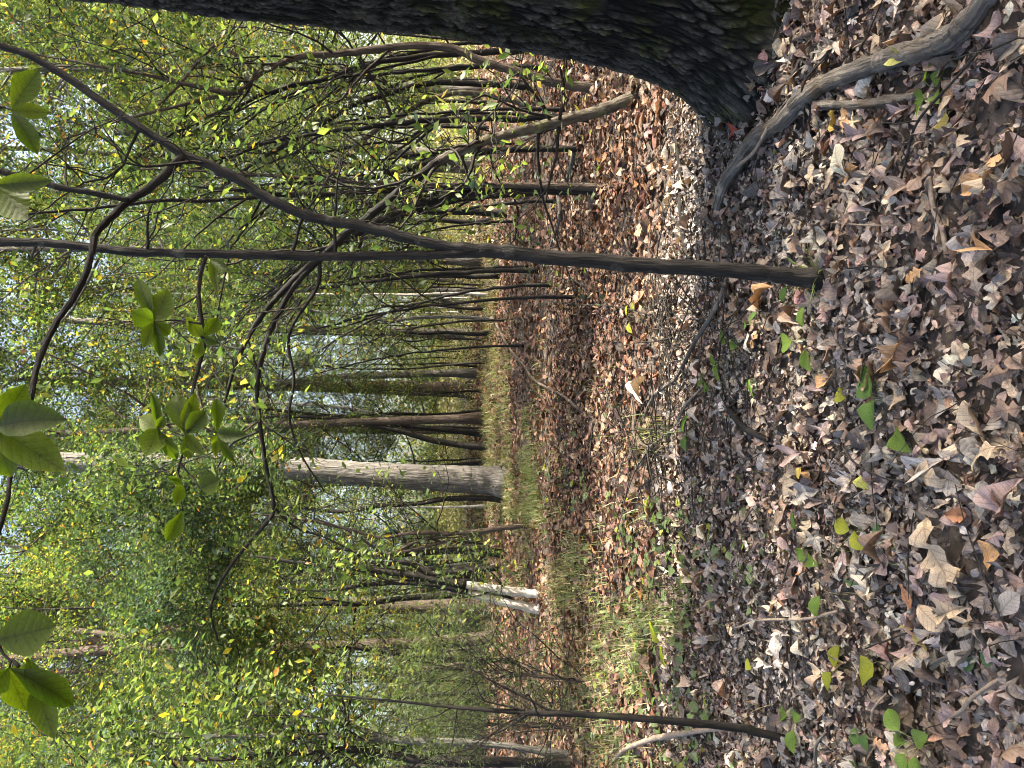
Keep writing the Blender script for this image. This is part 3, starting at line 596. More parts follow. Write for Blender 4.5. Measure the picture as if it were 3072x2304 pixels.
LEANY = g(1378, 210).y
TR = [
 ('leaning_tree', 'mossy pale-barked leaning tree arching across behind the forked sapling', 'tree', [(1378, 210, 26), (1330, 226, 28), (1275, 245, 27), (1200, 265, 24), (1100, 290, 23), (1030, 310, 22), (985, 330, 21), (945, 350, 20)], M['mossy'],
   dict(branches=[dict(mat=M['dark'], pts=[(950, 347, 20), (900, 385, 19), (830, 440, 18), (780, 480, 18), (740, 510, 17), (700, 550, 16), (650, 590, 14), (600, 640, 13), (560, 690, 12), (530, 740, 10), (505, 800, 8), (485, 870, 6)]), dict(mat=M['dark'], Y=LEANY, pts=[(705, 548, 14), (640, 612, 13), (590, 700, 12), (562, 790, 11), (555, 850, 10), (562, 920, 9), (575, 1010, 9), (592, 1095, 8), (575, 1130, 8), (540, 1170, 7), (500, 1220, 7), (465, 1280, 6), (455, 1330, 5), (472, 1385, 4)]),  # upper stem and limbs in darker bark: their shade is in the colour
                  dict(mat=M['dark'], Y=LEANY, pts=[(690, 555, 9), (685, 620, 8), (625, 720, 7), (635, 820, 6), (625, 900, 5), (650, 980, 4), (700, 1060, 3)]),
                  dict(mat=M['dark'], Y=LEANY, pts=[(562, 930, 5), (500, 960, 4), (470, 1010, 3)]), dict(mat=M['dark'], Y=LEANY, pts=[(590, 1095, 6), (640, 1140, 5), (700, 1160, 4), (760, 1190, 3)])], ntw=12, nl=1500, ls=.07)),
 ('dark_sapling', 'thin black-barked sapling bending over just behind the leaning mossy tree', 'sapling', [(1258, 322, 9), (1200, 322, 10), (1150, 322, 11), (1080, 325, 11), (1020, 330, 12), (960, 342, 12), (900, 360, 11), (850, 372, 10), (800, 385, 9), (740, 390, 8), (660, 395, 6), (560, 400, 4)], M['dark'], dict(ntw=10, nl=900)),
 ('straight_sapling', 'straight brown pole-like sapling rising from the leaf litter', 'sapling', [(1300, 405, 15), (1200, 402, 14), (1100, 400, 13), (1000, 400, 11), (800, 395, 9), (600, 380, 7), (450, 370, 5), (300, 365, 4)], M['brown'], dict(ntw=14, nl=1200)),
 ('curved_sapling', 'dark sapling curving away beside the straight brown pole sapling', 'sapling', [(1292, 412, 12), (1220, 407, 14), (1150, 405, 15), (1080, 408, 16), (1000, 420, 16), (930, 435, 15), (860, 460, 14), (800, 490, 13), (750, 518, 11), (700, 545, 10), (640, 600, 8), (580, 640, 6)], M['dark'], dict(ntw=10, nl=900)),
 ('leafy_sapling', 'slim dark sapling standing beyond the curved sapling', 'sapling', [(1102, 463, 11), (1020, 458, 11), (900, 455, 10), (800, 442, 9), (700, 425, 8), (560, 415, 7), (400, 400, 5)], M['dark'], dict(ntw=14, twl=1.6, nl=1800, sig=.22)),
 ('arching_tree', 'brown leaning stem arching up against the huge furrowed trunk', 'tree', [(1292, 192, 20), (1230, 184, 20), (1150, 165, 20), (1100, 150, 19), (1040, 132, 19), (990, 108, 18), (940, 100, 17), (880, 99, 16), (830, 104, 16), (740, 115, 14), (650, 122, 14), (600, 140, 13), (560, 160, 13), (510, 200, 11), (440, 190, 10), (330, 165, 8), (200, 140, 6), (60, 115, 4)], M['brown'], dict(ntw=14, nl=1500, branches=[dict(pts=[(512, 200, 9), (440, 215, 8), (340, 240, 7), (260, 260, 5), (140, 300, 4)]), dict(pts=[(560, 160, 8), (480, 100, 8), (440, 120, 7), (390, 180, 6), (340, 230, 5)])])),
 ('slanting_sapling', 'dark sapling slanting under the arching brown stem', 'sapling', [(1150, 187, 11), (1090, 184, 10), (1040, 181, 10), (960, 178, 10), (900, 185, 10), (830, 205, 10), (760, 228, 9), (700, 265, 9), (640, 300, 8), (560, 345, 6), (480, 400, 4)], M['dark'], dict(ntw=14, nl=1300, branches=[dict(pts=[(870, 195, 8), (800, 170, 8), (740, 160, 7), (640, 150, 6), (520, 130, 4)])])),
 ('crooked_sapling', 'crooked dark sapling between the slanting sapling and the mossy leaning tree', 'sapling', [(1152, 230, 12), (1080, 211, 11), (1000, 200, 11), (930, 215, 12), (870, 248, 12), (800, 290, 11), (740, 345, 10), (690, 400, 8), (640, 430, 6), (560, 470, 4)], M['mossy'], dict(ntw=14, nl=1100)),
 ('thin_sapling', 'very thin dark sapling crossing behind the crooked sapling', 'sapling', [(1140, 250, 5), (1080, 245, 5), (960, 250, 5), (880, 300, 5), (800, 310, 4), (680, 330, 4), (540, 330, 3), (420, 320, 3)], M['dark'], dict(ntw=12, nl=900)),
 ('dead_tree', 'grey dead trunk with peeled bark standing beyond the dark sapling', 'tree', [(1035, 352, 40), (985, 345, 34), (900, 332, 31), (830, 321, 29), (760, 312, 26), (620, 305, 24), (520, 296, 22), (400, 290, 18), (250, 285, 14)], M['grey'], dict(ntw=10, twl=2.5, nl=900, ls=.13, lo=.6, sig=.4)),
 ('leaning_snag', 'broken grey trunk leaning over beyond the grass strip', 'tree', [(1018, 668, 34), (980, 648, 32), (940, 632, 31), (880, 620, 29), (820, 604, 27), (775, 590, 24), (755, 584, 18)], M['grey'], dict(ntw=5, twl=1.8, nl=0, flare=1.1)),
 ('wavy_sapling', 'thin wavy pale sapling standing at the edge of the grass', 'sapling', [(1062, 690, 7), (980, 684, 8), (900, 686, 8), (850, 693, 8), (800, 688, 7), (720, 678, 6), (640, 668, 5), (520, 670, 4)], M['grey'], dict(ntw=10, nl=700, twl=1.2)),
 ('spotted_tree', 'grey trunk blotched with white sunlight next to the wavy sapling', 'tree', [(1020, 724, 24), (960, 722, 22), (880, 718, 22), (780, 715, 21), (660, 712, 20), (480, 706, 18), (300, 700, 16), (100, 690, 12)], M['grey'], dict(ntw=12, twl=3, nl=2500, ls=.14, lo=.5, sig=.5)),
 ('straight_oak', 'straight dark trunk with one sunlit edge beyond the grass strip', 'tree', [(1025, 842, 44), (990, 842, 34), (940, 841, 32), (880, 839, 31), (780, 836, 29), (680, 833, 28), (520, 830, 25), (300, 826, 21), (80, 822, 17)], M['brown'], dict(ntw=12, twl=3, nl=2500, ls=.15, lo=.5, sig=.55)),
 ('white_sapling', 'thin white-barked sapling between the straight dark trunk and the sunlit oak', 'sapling', [(1045, 909, 9), (980, 908, 8), (900, 905, 7), (820, 895, 8), (740, 880, 7), (600, 870, 6), (420, 860, 4)], M['pale'], dict(ntw=12, nl=1300, twl=1.6, sig=.25)),
 ('grey_sapling', 'thin dark sapling close by the white-barked sapling', 'sapling', [(1047, 938, 9), (960, 928, 9), (880, 920, 8), (780, 905, 7), (680, 895, 6), (540, 880, 4)], M['dark'], dict(ntw=12, nl=1100, twl=1.5, sig=.22)),
 ('slender_tree', 'slender dark tree leaning away from the big sunlit oak', 'tree', [(1055, 966, 11), (1000, 962, 10), (930, 950, 10), (860, 930, 9), (780, 915, 8), (660, 900, 6), (500, 905, 4)], M['dark'], dict(ntw=12, nl=1100, twl=1.5, sig=.22)),
 ('sunlit_oak', 'thick grey oak with patches of sun on its furrowed bark, in the middle distance', 'tree', [(1092, 1042, 74), (1060, 1038, 64), (1000, 1035, 58), (900, 1031, 55), (800, 1025, 52), (700, 1017, 50), (600, 1010, 46), (450, 1004, 50), (250, 1000, 42), (0, 995, 34)], M['grey'], dict(ntw=16, twl=3.0, nl=3000, ls=.075, lo=.6, sig=.5, sides=20, flare=1.15, mix=(.2, .3, .1, .25, .02, .2), blobs=[(600, 1000, 12, 60, 1000), (520, 1030, 12, 90, 1500), (440, 970, 12, 90, 1500), (560, 1030, 13, 90, 900), (480, 960, 13, 110, 1100), (420, 1080, 12, 120, 1400), (330, 1010, 12, 120, 1300), (380, 1180, 12, 110, 1300), (440, 1290, 12, 90, 1000), (240, 1060, 13, 130, 1300), (150, 980, 13, 120, 1200), (60, 1020, 13, 110, 900), (330, 1300, 12, 90, 900)])),
 ('oakside_sapling', 'dark crooked sapling close between the sunlit oak and the spreading shrub', 'sapling', [(1092, 1080, 9), (1040, 1076, 9), (960, 1078, 9), (900, 1088, 8), (820, 1092, 8), (740, 1105, 7), (640, 1095, 5), (500, 1080, 4)], M['dark'], dict(ntw=12, nl=1200)),
 ('spreading_shrub', 'spreading brown multi-stemmed shrub between the sunlit oak and the twin pale stems', 'shrub', [(1135, 1133, 11), (1090, 1140, 11), (1030, 1148, 10), (960, 1152, 10), (900, 1150, 9), (820, 1160, 8), (740, 1140, 7), (640, 1120, 5), (540, 1110, 4)], M['brown'],
   dict(ntw=14, nl=1500, branches=[dict(pts=[(1080, 1142, 8), (1000, 1160, 8), (900, 1185, 7), (800, 1205, 6), (700, 1230, 5), (620, 1250, 4)]), dict(pts=[(1000, 1150, 7), (900, 1170, 7), (830, 1200, 6), (760, 1190, 5), (680, 1180, 4)])])),
 ('twin_stem_tree', 'small tree with two bright sunlit pale stems rising side by side', 'tree', [(1172, 1284, 19), (1120, 1279, 19), (1060, 1271, 18), (1000, 1262, 17)], M['pale'],
   dict(ntw=4, nl=1800, ls=.08, flare=1.0, branches=[dict(pts=[(1192, 1324, 20), (1130, 1310, 19), (1060, 1293, 18), (1005, 1279, 16)]), dict(pts=[(1006, 1264, 21), (940, 1252, 18), (860, 1238, 15), (780, 1230, 12), (700, 1222, 9), (620, 1212, 7), (540, 1200, 4)], mat=M['dark']), dict(pts=[(1010, 1277, 20), (940, 1262, 17), (880, 1258, 13), (800, 1262, 10), (700, 1275, 7), (600, 1270, 4)], mat=M['dark']), dict(pts=[(940, 1254, 10), (880, 1215, 9), (820, 1220, 8), (760, 1190, 6), (680, 1180, 4)], mat=M['dark']), dict(pts=[(960, 1256, 9), (900, 1225, 8), (840, 1205, 7), (760, 1150, 5), (680, 1120, 3)], mat=M['dark'])])),
 ('red_brown_tree', 'straight red-brown trunk standing close behind the twin pale stems', 'tree', [(1062, 1300, 44), (1000, 1309, 38), (900, 1308, 36), (800, 1308, 35), (700, 1312, 33), (620, 1325, 31), (480, 1345, 27), (300, 1370, 22), (100, 1400, 18)], M['brown'], dict(ntw=14, twl=2.5, nl=3000, ls=.10, lo=.5, sig=.45, blobs=[(560, 1330, 13, 90, 900), (450, 1360, 13, 90, 900), (300, 1390, 13, 110, 1100), (520, 1450, 13, 110, 1000), (620, 1400, 13, 90, 800)])),
 ('slim_brown_tree', 'slimmer brown trunk between the twin pale stems and the spreading shrub', 'tree', [(1040, 1248, 26), (980, 1246, 24), (900, 1242, 23), (780, 1235, 21), (640, 1225, 19), (450, 1215, 15), (200, 1200, 11)], M['brown'], dict(ntw=12, twl=2.5, nl=2500, ls=.13, lo=.45, sig=.45)),
 ('pale_tree', 'pale grey-white smooth tree at the picture edge opposite the huge trunk', 'tree', [(1235, 1632, 15), (1150, 1620, 14), (1050, 1606, 14), (900, 1600, 15), (800, 1594, 14), (700, 1590, 12), (600, 1588, 12), (470, 1590, 8), (380, 1585, 4), (300, 1580, 1)], M['grey'], dict(ntw=16, nl=2600, ls=.09, branches=[dict(pts=[(850, 1597, 12), (760, 1570, 10), (700, 1555, 8), (600, 1530, 6), (500, 1500, 4)])])),
 ('edge_tree', 'dark slim tree at the very picture edge beside the pale smooth tree', 'tree', [(1240, 1652, 17), (1150, 1648, 16), (1050, 1645, 16), (900, 1640, 14), (780, 1620, 12), (640, 1625, 10), (450, 1640, 7), (250, 1630, 5)], M['dark'], dict(ntw=16, nl=2600, ls=.09)),
 ('upright_tree', 'brown trunk seen high up against bright sky beside the hanging broad leaves', 'tree', [(1075, 1378, 24), (900, 1388, 24), (700, 1396, 24), (500, 1398, 24), (250, 1402, 23), (140, 1412, 22), (40, 1422, 20), (-60, 1432, 18)], M['brown'], dict(ntw=12, twl=2.5, nl=2500, ls=.13, lo=.55, sig=.5, branches=[dict(pts=[(330, 1398, 14), (260, 1375, 14), (150, 1362, 13), (40, 1355, 12)])])),
 ('bent_sapling', 'dark thin bare sapling bent towards the pale tree, nearest on that side', 'sapling', [(1722, 1602, 13), (1650, 1585, 14), (1600, 1573, 14), (1500, 1562, 13), (1400, 1553, 12), (1300, 1546, 11), (1200, 1541, 10), (1120, 1538, 9), (1040, 1532, 7), (960, 1526, 5), (860, 1515, 4), (700, 1500, 3)], M['dark'], dict(ntw=6, nl=0, twl=.5, branches=[dict(pts=[(1200, 1540, 6), (1120, 1500, 5), (1060, 1470, 4), (1010, 1440, 3)]), dict(pts=[(1150, 1539, 5), (1080, 1580, 4), (1020, 1600, 3)])])),
 ('white_dead_tree', 'bleached dead forked tree high in the canopy above the spreading shrub', 'tree', [(1030, 1215, 12), (800, 1225, 12), (500, 1235, 12), (320, 1240, 12), (230, 1250, 12), (150, 1225, 10), (60, 1190, 7), (-20, 1170, 5)], M['pale'], dict(ntw=8, twl=2, nl=0, branches=[dict(pts=[(240, 1250, 9), (170, 1200, 7), (120, 1160, 5), (70, 1110, 4)]), dict(pts=[(180, 1235, 8), (90, 1260, 6), (20, 1290, 4)])])),
]
for q, (nm, lb, cat, tr, mat, kw) in enumerate(TR): traced(nm, lb, cat, tr, mat, seed=40+q, **kw)

traced('dark_cedar', 'dark blue-green cedar whose fine foliage hangs high between the sunlit oak and the red-brown trunk', 'tree', [(1085, 1195, 12), (980, 1190, 11), (880, 1196, 10), (760, 1205, 9), (640, 1212, 8), (520, 1220, 6), (420, 1225, 4), (340, 1230, 2)], M['dark'], ntw=10, twl=.9, nl=500, ls=.05, wl=.22, cc=(.05, .085, .06), lo=.55, sig=.12, seed=95, ls2=.058, cc2=(.055, .088, .062), blobs=[(470, 1050, 12, 90, 900), (410, 1120, 12.5, 110, 1100), (380, 1220, 12, 120, 1200), (450, 1300, 12.5, 110, 1100), (420, 1390, 12, 95, 900), (330, 1150, 12.5, 110, 900), (340, 1310, 12, 100, 800), (510, 1190, 12.5, 90, 800), (280, 1070, 13, 100, 700), (250, 1230, 13, 100, 700)])
traced('cedar_sapling', 'young cedar with fine feathery grey-green foliage before the pale smooth tree', 'sapling', [(1275, 1470, 8), (1200, 1464, 8), (1120, 1456, 7), (1050, 1450, 6), (980, 1445, 4), (920, 1440, 2)], M['brown'], ntw=40, twl=.85, nl=6500, ls=.05, wl=.13, cc=(.13, .165, .075), lo=.12, sig=.07, seed=91)
traced('feathery_cedar', 'second feathery cedar, thinner, nearer the picture edge', 'sapling', [(1250, 1572, 7), (1180, 1568, 7), (1100, 1566, 6), (1040, 1564, 5), (980, 1560, 3), (930, 1556, 2)], M['brown'], ntw=28, twl=.7, nl=4000, ls=.05, wl=.13, cc=(.12, .155, .075), lo=.15, sig=.07, seed=92)

# ------------------------------------------------------------------ fallen wood
def stick(name, label, tr, mat, cat='stick', lift=0.5, sides=8, arch=0.0, seed=0):
    r = np.random.default_rng(seed + 500); P, R = [], []; m = len(tr)
    for k, (x, y, wd) in enumerate(tr):
        p = g(x, y); q = rad(wd, math.hypot(p.y, EYE)); u = k/(m-1); P.append((p.x, p.y, p.z + q*lift + .04 + arch*4*u*(1-u))); R.append(q)
    n = max(14, m*8); Ps, Rs = resamp(np.array(P), np.array(R), n); Rs = Rs*(1 + .07*np.interp(np.arange(n), np.arange(0, n+3, 3), r.normal(0, 1, len(np.arange(0, n+3, 3))))); Ps[:, :] += r.normal(0, .05, (n, 3))*Rs[:, None]
    b = MB(); b.add(*tube(Ps, Rs, sides, .035, r=r)); o = Ps[0]; ob = obj(name, b.mesh(name, True, o), mat, None, Vector(o)); return tag(ob, label, cat)
fb_ = stick('fallen_branch', 'thick curved grey weathered branch lying in front of the huge furrowed trunk', [(2190, -20, 36), (2140, 46, 40), (2112, 78, 46), (2070, 98, 46), (2020, 112, 41), (1960, 128, 42), (1900, 150, 38), (1820, 180, 37), (1770, 213, 36), (1720, 262, 32), (1660, 300, 31), (1622, 352, 27), (1590, 398, 25), (1572, 450, 21)], M['dead'], 'branch', .7, 16)
stick('fallen_branch', 'short grey branch stub lying beside the thick curved weathered branch', [(2012, 208, 16), (1950, 219, 20), (1880, 227, 20), (1800, 226, 16)], M['dead'], 'branch', .6)
ST = [
 ('curved pale twig crossing over the thick weathered branch', [(1725, 213, 5), (1705, 267, 7), (1675, 327, 8), (1640, 352, 8), (1598, 370, 7)], 'litwig', .05),
 ('thin dark twig leaning on the middle of the thick weathered branch', [(1812, 120, 4), (1795, 170, 5), (1785, 205, 5), (1775, 242, 5)], 'twig', .06),
 ('long dark curving vine on the ground beside the end of the thick weathered branch', [(1508, 217, 7), (1531, 267, 8), (1541, 333, 8), (1571, 433, 8), (1588, 493, 8), (1601, 553, 7)], 'twig', 0),
 ('dark straight stick lying between the sunlit leaf band and the weathered branch', [(1475, 300, 9), (1486, 367, 11), (1488, 467, 11), (1497, 533, 10), (1510, 560, 8)], 'dark', 0),
 ('short crooked twig near the tip of the weathered branch', [(1708, 387, 4), (1675, 417, 6), (1661, 450, 5)], 'twig', .01),
 ('long very thin dark twig lying diagonally past the round green leaves', [(2191, 67, 4), (2100, 180, 5), (2025, 267, 5), (1995, 350, 5), (1971, 400, 4)], 'twig', .02),
 ('crooked brown twig running along the near litter by the tan star leaf', [(2038, 383, 8), (2048, 450, 10), (2068, 500, 10), (2075, 547, 8)], 'litwig', 0),
 ('short straight brown twig beside the crooked brown twig', [(2075, 393, 5), (2090, 430, 7), (2108, 465, 5)], 'twig', .01),
 ('pale hair-thin straw lying over the leaves', [(1808, 480, 3), (1908, 487, 3), (1995, 487, 2)], 'litwig', .02),
 ('long grey stick slanting away from the foot of the forked sapling', [(1590, 600, 9), (1575, 666, 10), (1525, 746, 10), (1475, 820, 8)], 'dead', .03),
 ('thin grey stick standing up beside the pair of green leaves', [(1475, 920, 6), (1515, 873, 6), (1538, 833, 4)], 'dead', .04),
 ('dark mossy rotten stick half buried in the litter', [(1578, 853, 10), (1618, 913, 14), (1650, 935, 14), (1681, 950, 11)], 'dark', 0),
 ('thin curved twig past the large heart-shaped leaf', [(1828, 936, 4), (1875, 993, 4), (1940, 1030, 4), (1985, 1040, 3)], 'twig', .02),
 ('long slim fallen pole lying diagonally across the open leaf floor', [(1080, 700, 6), (1110, 753, 6), (1137, 786, 6), (1167, 820, 6), (1230, 853, 6), (1270, 886, 6), (1354, 940, 5)], 'brown', .05),
 ('looping brown vine rising from the brush in mid clearing', [(1380, 862, 8), (1400, 900, 10), (1404, 936, 10), (1424, 963, 9), (1450, 975, 7)], 'brown', .06),
 ('straight grey stick lying against the looping brown vine', [(1397, 1010, 7), (1434, 970, 8), (1472, 926, 6)], 'dead', .05),
 ('grey stick lying in the tangle before the looping brown vine', [(1476, 818, 8), (1444, 853, 9), (1404, 903, 7)], 'dead', .04),
 ('hair-thin dark stem curving over the open leaf floor', [(1190, 650, 2.5), (1270, 658, 3), (1370, 663, 3), (1437, 686, 3)], 'twig', .10),
 ('grey log lying crosswise on the leaves below the dark saplings', [(1260, 280, 8), (1237, 377, 10), (1217, 417, 10), (1214, 467, 10), (1197, 535, 7)], 'dead', 0),
 ('tan bent twig with a fork in the near litter', [(1608, 1356, 4), (1675, 1339, 5), (1775, 1336, 6), (1835, 1319, 7)], 'litwig', .03),
 ('short dark stick by the tan lit oak leaf', [(1552, 1100, 5), (1565, 1125, 8), (1581, 1158, 6)], 'dark', 0),
 ('tan leaning stick beside the bent dark sapling', [(1632, 1573, 8), (1575, 1573, 11), (1475, 1588, 12), (1437, 1596, 11), (1370, 1619, 9), (1337, 1643, 7)], 'litwig', .05),
 ('grey twig pointing at the picture edge from the near litter', [(1808, 1579, 6), (1797, 1610, 7), (1785, 1665, 7)], 'dead', .02),
 ('pale pinkish twig, nearest twig in the corner', [(2075, 1553, 6), (2128, 1533, 7), (2155, 1503, 7), (2208, 1456, 7)], 'litwig', .03),
 ('grey-brown stick beside the bluish-green leaf', [(2028, 1439, 7), (2091, 1419, 8), (2135, 1406, 7)], 'dead', .02),
 ('thin forked twig between the yellow leaf and the green seedlings', [(1941, 1496, 4), (1925, 1530, 5), (1908, 1558, 4)], 'litwig', .02),
 ('thin brown twig lying near the huge tan oak leaf', [(1895, 1400, 3), (1960, 1380, 4), (2030, 1350, 4), (2080, 1290, 3)], 'twig', .02),
]
for q, (lb, tr, mt, ar) in enumerate(ST): stick('fallen_stick', lb, tr, M[mt], 'stick', arch=ar, seed=q)
r = np.random.default_rng(21); tb = MB()
def small_twig(x, y, L, rd, z=0.0, tl=.12):
    a = r.uniform(0, 6.28); d = np.array([math.cos(a), math.sin(a), r.normal(0, tl)]); n = 5; p = np.array([x, y, float(gh(x, y)) + .055 + z]); P = [p]
    for k in range(n): d = d + r.normal(0, .13, 3)*np.array([1, 1, .3]); d /= np.linalg.norm(d); P.append(P[-1] + d*L/n)
    P = np.array(P); P[:, 2] = np.maximum(P[:, 2], gh(P[:, 0], P[:, 1]) + .04); tb.add(*tube(P, np.linspace(rd, rd*.5, n+1), 4, 0, False, r=r))
for x, y in wedge(1.4, 5, 26, .5, r): small_twig(x, y, r.uniform(.08, .4), r.uniform(.0012, .0035))
for x, y in wedge(5, 14, 4, .5, r): small_twig(x, y, r.uniform(.2, .7), r.uniform(.003, .007))
for k in range(60):
    p = g(r.uniform(1430, 1600), r.normal(700, 70)); small_twig(p.x, p.y, r.uniform(.3, .8), r.uniform(.002, .006), r.uniform(0, .06), .2)
for k in range(40):
    p = g(r.uniform(1380, 1480), r.normal(960, 45)); small_twig(p.x, p.y, r.uniform(.3, .8), r.uniform(.002, .006), r.uniform(0, .08), .25)
tag(obj('twig_litter', tb.mesh('twig_litter', True), M['twig']), 'fine dead twigs strewn through the leaf litter', 'twigs', kind='stuff')

# ------------------------------------------------------------------ grass and ground cover
def in_region(x0, x1, y0, y1, n, r):
    ps = [g(min(max(r.uniform(x0, x1) + r.normal(0, (x1-x0)*.22), 1024), 2240), r.uniform(y0, y1) + r.normal(0, (y1-y0)*.1)) for _ in range(n)]; return np.array([p[:] for p in ps])
def blades(mb, P, L, wd, cols, r):
    n = len(P); a = r.uniform(0, 6.28, n); d = np.stack([np.cos(a), np.sin(a), 0*a], -1); s = np.stack([-np.sin(a), np.cos(a), 0*a], -1)
    ln = r.uniform(.2, .9, n)[:, None]; Lc = L[:, None]; rows = []
    for u in (0, .35, .7, 1.0):
        c = P + d*ln*Lc*u*u*.9 + np.array([0, 0, 1.])*Lc*(u - .38*ln*u*u); h = s*wd[:, None]*(1 - u*.96)
        rows += [c - h, c + h]
    V = np.stack(rows, 1).reshape(-1, 3); b = np.arange(n)*8; Q = np.concatenate([np.stack([b+k, b+k+1, b+k+3, b+k+2], -1) for k in (0, 2, 4)]); mb.add(V, Q, None, np.repeat(cols, 8, 0))
def grass_cols(n, dry, r):
    c = np.array([.17, .215, .075])*r.uniform(.65, 1.35, (n, 1)); k = r.random(n) < dry; c[k] = np.array([.40, .33, .19])*r.uniform(.7, 1.2, (k.sum(), 1)); return c
r = np.random.default_rng(33); mb = MB()
for (x0, x1, y0, y1, n, L, wd, dry) in [(1036, 1078, 520, 1110, 7000, .30, .007, .3), (1030, 1050, 1100, 1659, 2500, .45, .009, .35), (1072, 1150, 730, 1110, 7000, .22, .005, .15), (1085, 1190, 980, 1120, 4000, .24, .005, .15), (1105, 1265, 1100, 1310, 3600, .20, .004, .25), (1180, 1500, 1300, 1660, 5000, .17, .0035, .2), (1150, 1320, 540, 1000, 700, .13, .003, .2), (1040, 1075, 100, 520, 900, .25, .006, .5), (1400, 1500, 920, 1110, 500, .22, .003, .3), (1500, 1900, 1000, 1659, 160, .14, .0022, .4)]:
    P = in_region(x0, x1, y0, y1, n, r); f = vnoise(np.stack([P[:, 0]*1.6, P[:, 1]*1.1, P[:, 0]*0 + y0], -1)); P = P[f > .36 + .14*r.random(n)]; n = len(P)
    blades(mb, P, L*r.uniform(.5, 1.3, n), wd*r.uniform(.7, 1.3, n), grass_cols(n, dry, r), r)
tag(obj('grass', mb.mesh('grass'), M['grass']), 'thin green and straw grass in patches across the clearing', 'grass', kind='stuff')
OV = [(lambda t: (t[0], quads_to_tris(t[1])))(strip_leaf(ovw, 4, b, .25, tw, .015, k)) for k, (b, tw) in enumerate([(.1, .2), (-.15, -.3), (.2, 0)])]
mb = MB()
for (x0, x1, y0, y1, n, L, h) in [(1190, 1500, 1070, 1330, 380, .07, .09), (1230, 1520, 1330, 1659, 360, .065, .11), (1150, 1300, 1000, 1100, 60, .08, .1), (1500, 1640, 1050, 1659, 70, .05, .05), (1120, 1260, 600, 1000, 60, .07, .06)]:
    P = in_region(x0, x1, y0, y1, n, r); f = vnoise(np.stack([P[:, 0]*1.4, P[:, 1]*1.4, P[:, 0]*0 + 3], -1)); P = P[f > .30]; n = len(P); P[:, 2] += r.uniform(.03, h, n)
    c = np.array([.145, .19, .085])*r.uniform(.7, 1.35, (n, 1)); k = r.random(n) < .12; c[k] = (.27, .28, .06); scatter(mb, P, L*r.uniform(.6, 1.3, n), OV, c, .45, r)
tag(obj('ground_cover', mb.mesh('ground_cover'), M['leaf']), 'low carpet of small oval green leaves near the twin pale stems', 'ground cover', kind='stuff')

SEED = {}
def green_mesh(kind, ci):
    if (kind, ci) not in SEED:
        V, Q = strip_leaf({'oval': ovw, 'heart': heartw, 'blade': bladew}[kind], 8, .10, .22, .15, .012, ci)
        c = [(.10, .18, .05), (.14, .22, .05), (.30, .32, .05), (.11, .19, .10)][ci]; cc = np.tile(c, (len(V), 1)); cc[1::3] *= 1.25
        me = mesh('leaf', V, Q, None, cc, True, V*np.array([1, 1, 0])); me.materials.append(M['bigleaf']); SEED[(kind, ci)] = me
    return SEED[(kind, ci)]
def seedling(label, x, y, n, size, kind, ci, h, seed):
    r = np.random.default_rng(seed + 900); b = g(x, y); b.z += .01; t = thing('seedling', label, 'seedling', b)
    a0 = r.uniform(0, 6.28); Ld = size*S/FPX*math.hypot(b.y, EYE)
    for k in range(n):
        a = a0 + k*6.28/max(n, 1) + r.normal(0, .3); off = Vector((math.cos(a), math.sin(a), 0)); tip = off*(.012 if n < 3 else .5*Ld) + Vector((0, 0, h*r.uniform(.7, 1.15)))
        sb = MB(); sb.add(*tube(spline(np.array([(0, 0, -.02), (tip*.5 + Vector((0, 0, .15*h)))[:], tip[:]]), 6), np.full(6, .0012), 4, 0)); st = obj('stem', sb.mesh('stem', True), M['grass_stem'], t)
        lf = obj('leaf', green_mesh(kind, ci), None, st); el = r.uniform(-.25, .15); L = Ld*r.uniform(.8, 1.1); lf.location = tip; lf.scale = (L, L, L); lf.rotation_euler = (r.normal(0, .25), -el, a + r.normal(0, .2))
m_, t_, N_ = nodes('green_stem'); pb_ = N_('BsdfPrincipled', Roughness=.5); pb_.inputs['Base Color'].default_value = (.12, .14, .05, 1); t_.links.new(pb_.outputs[0], N_('OutputMaterial').inputs[0]); M['grass_stem'] = m_
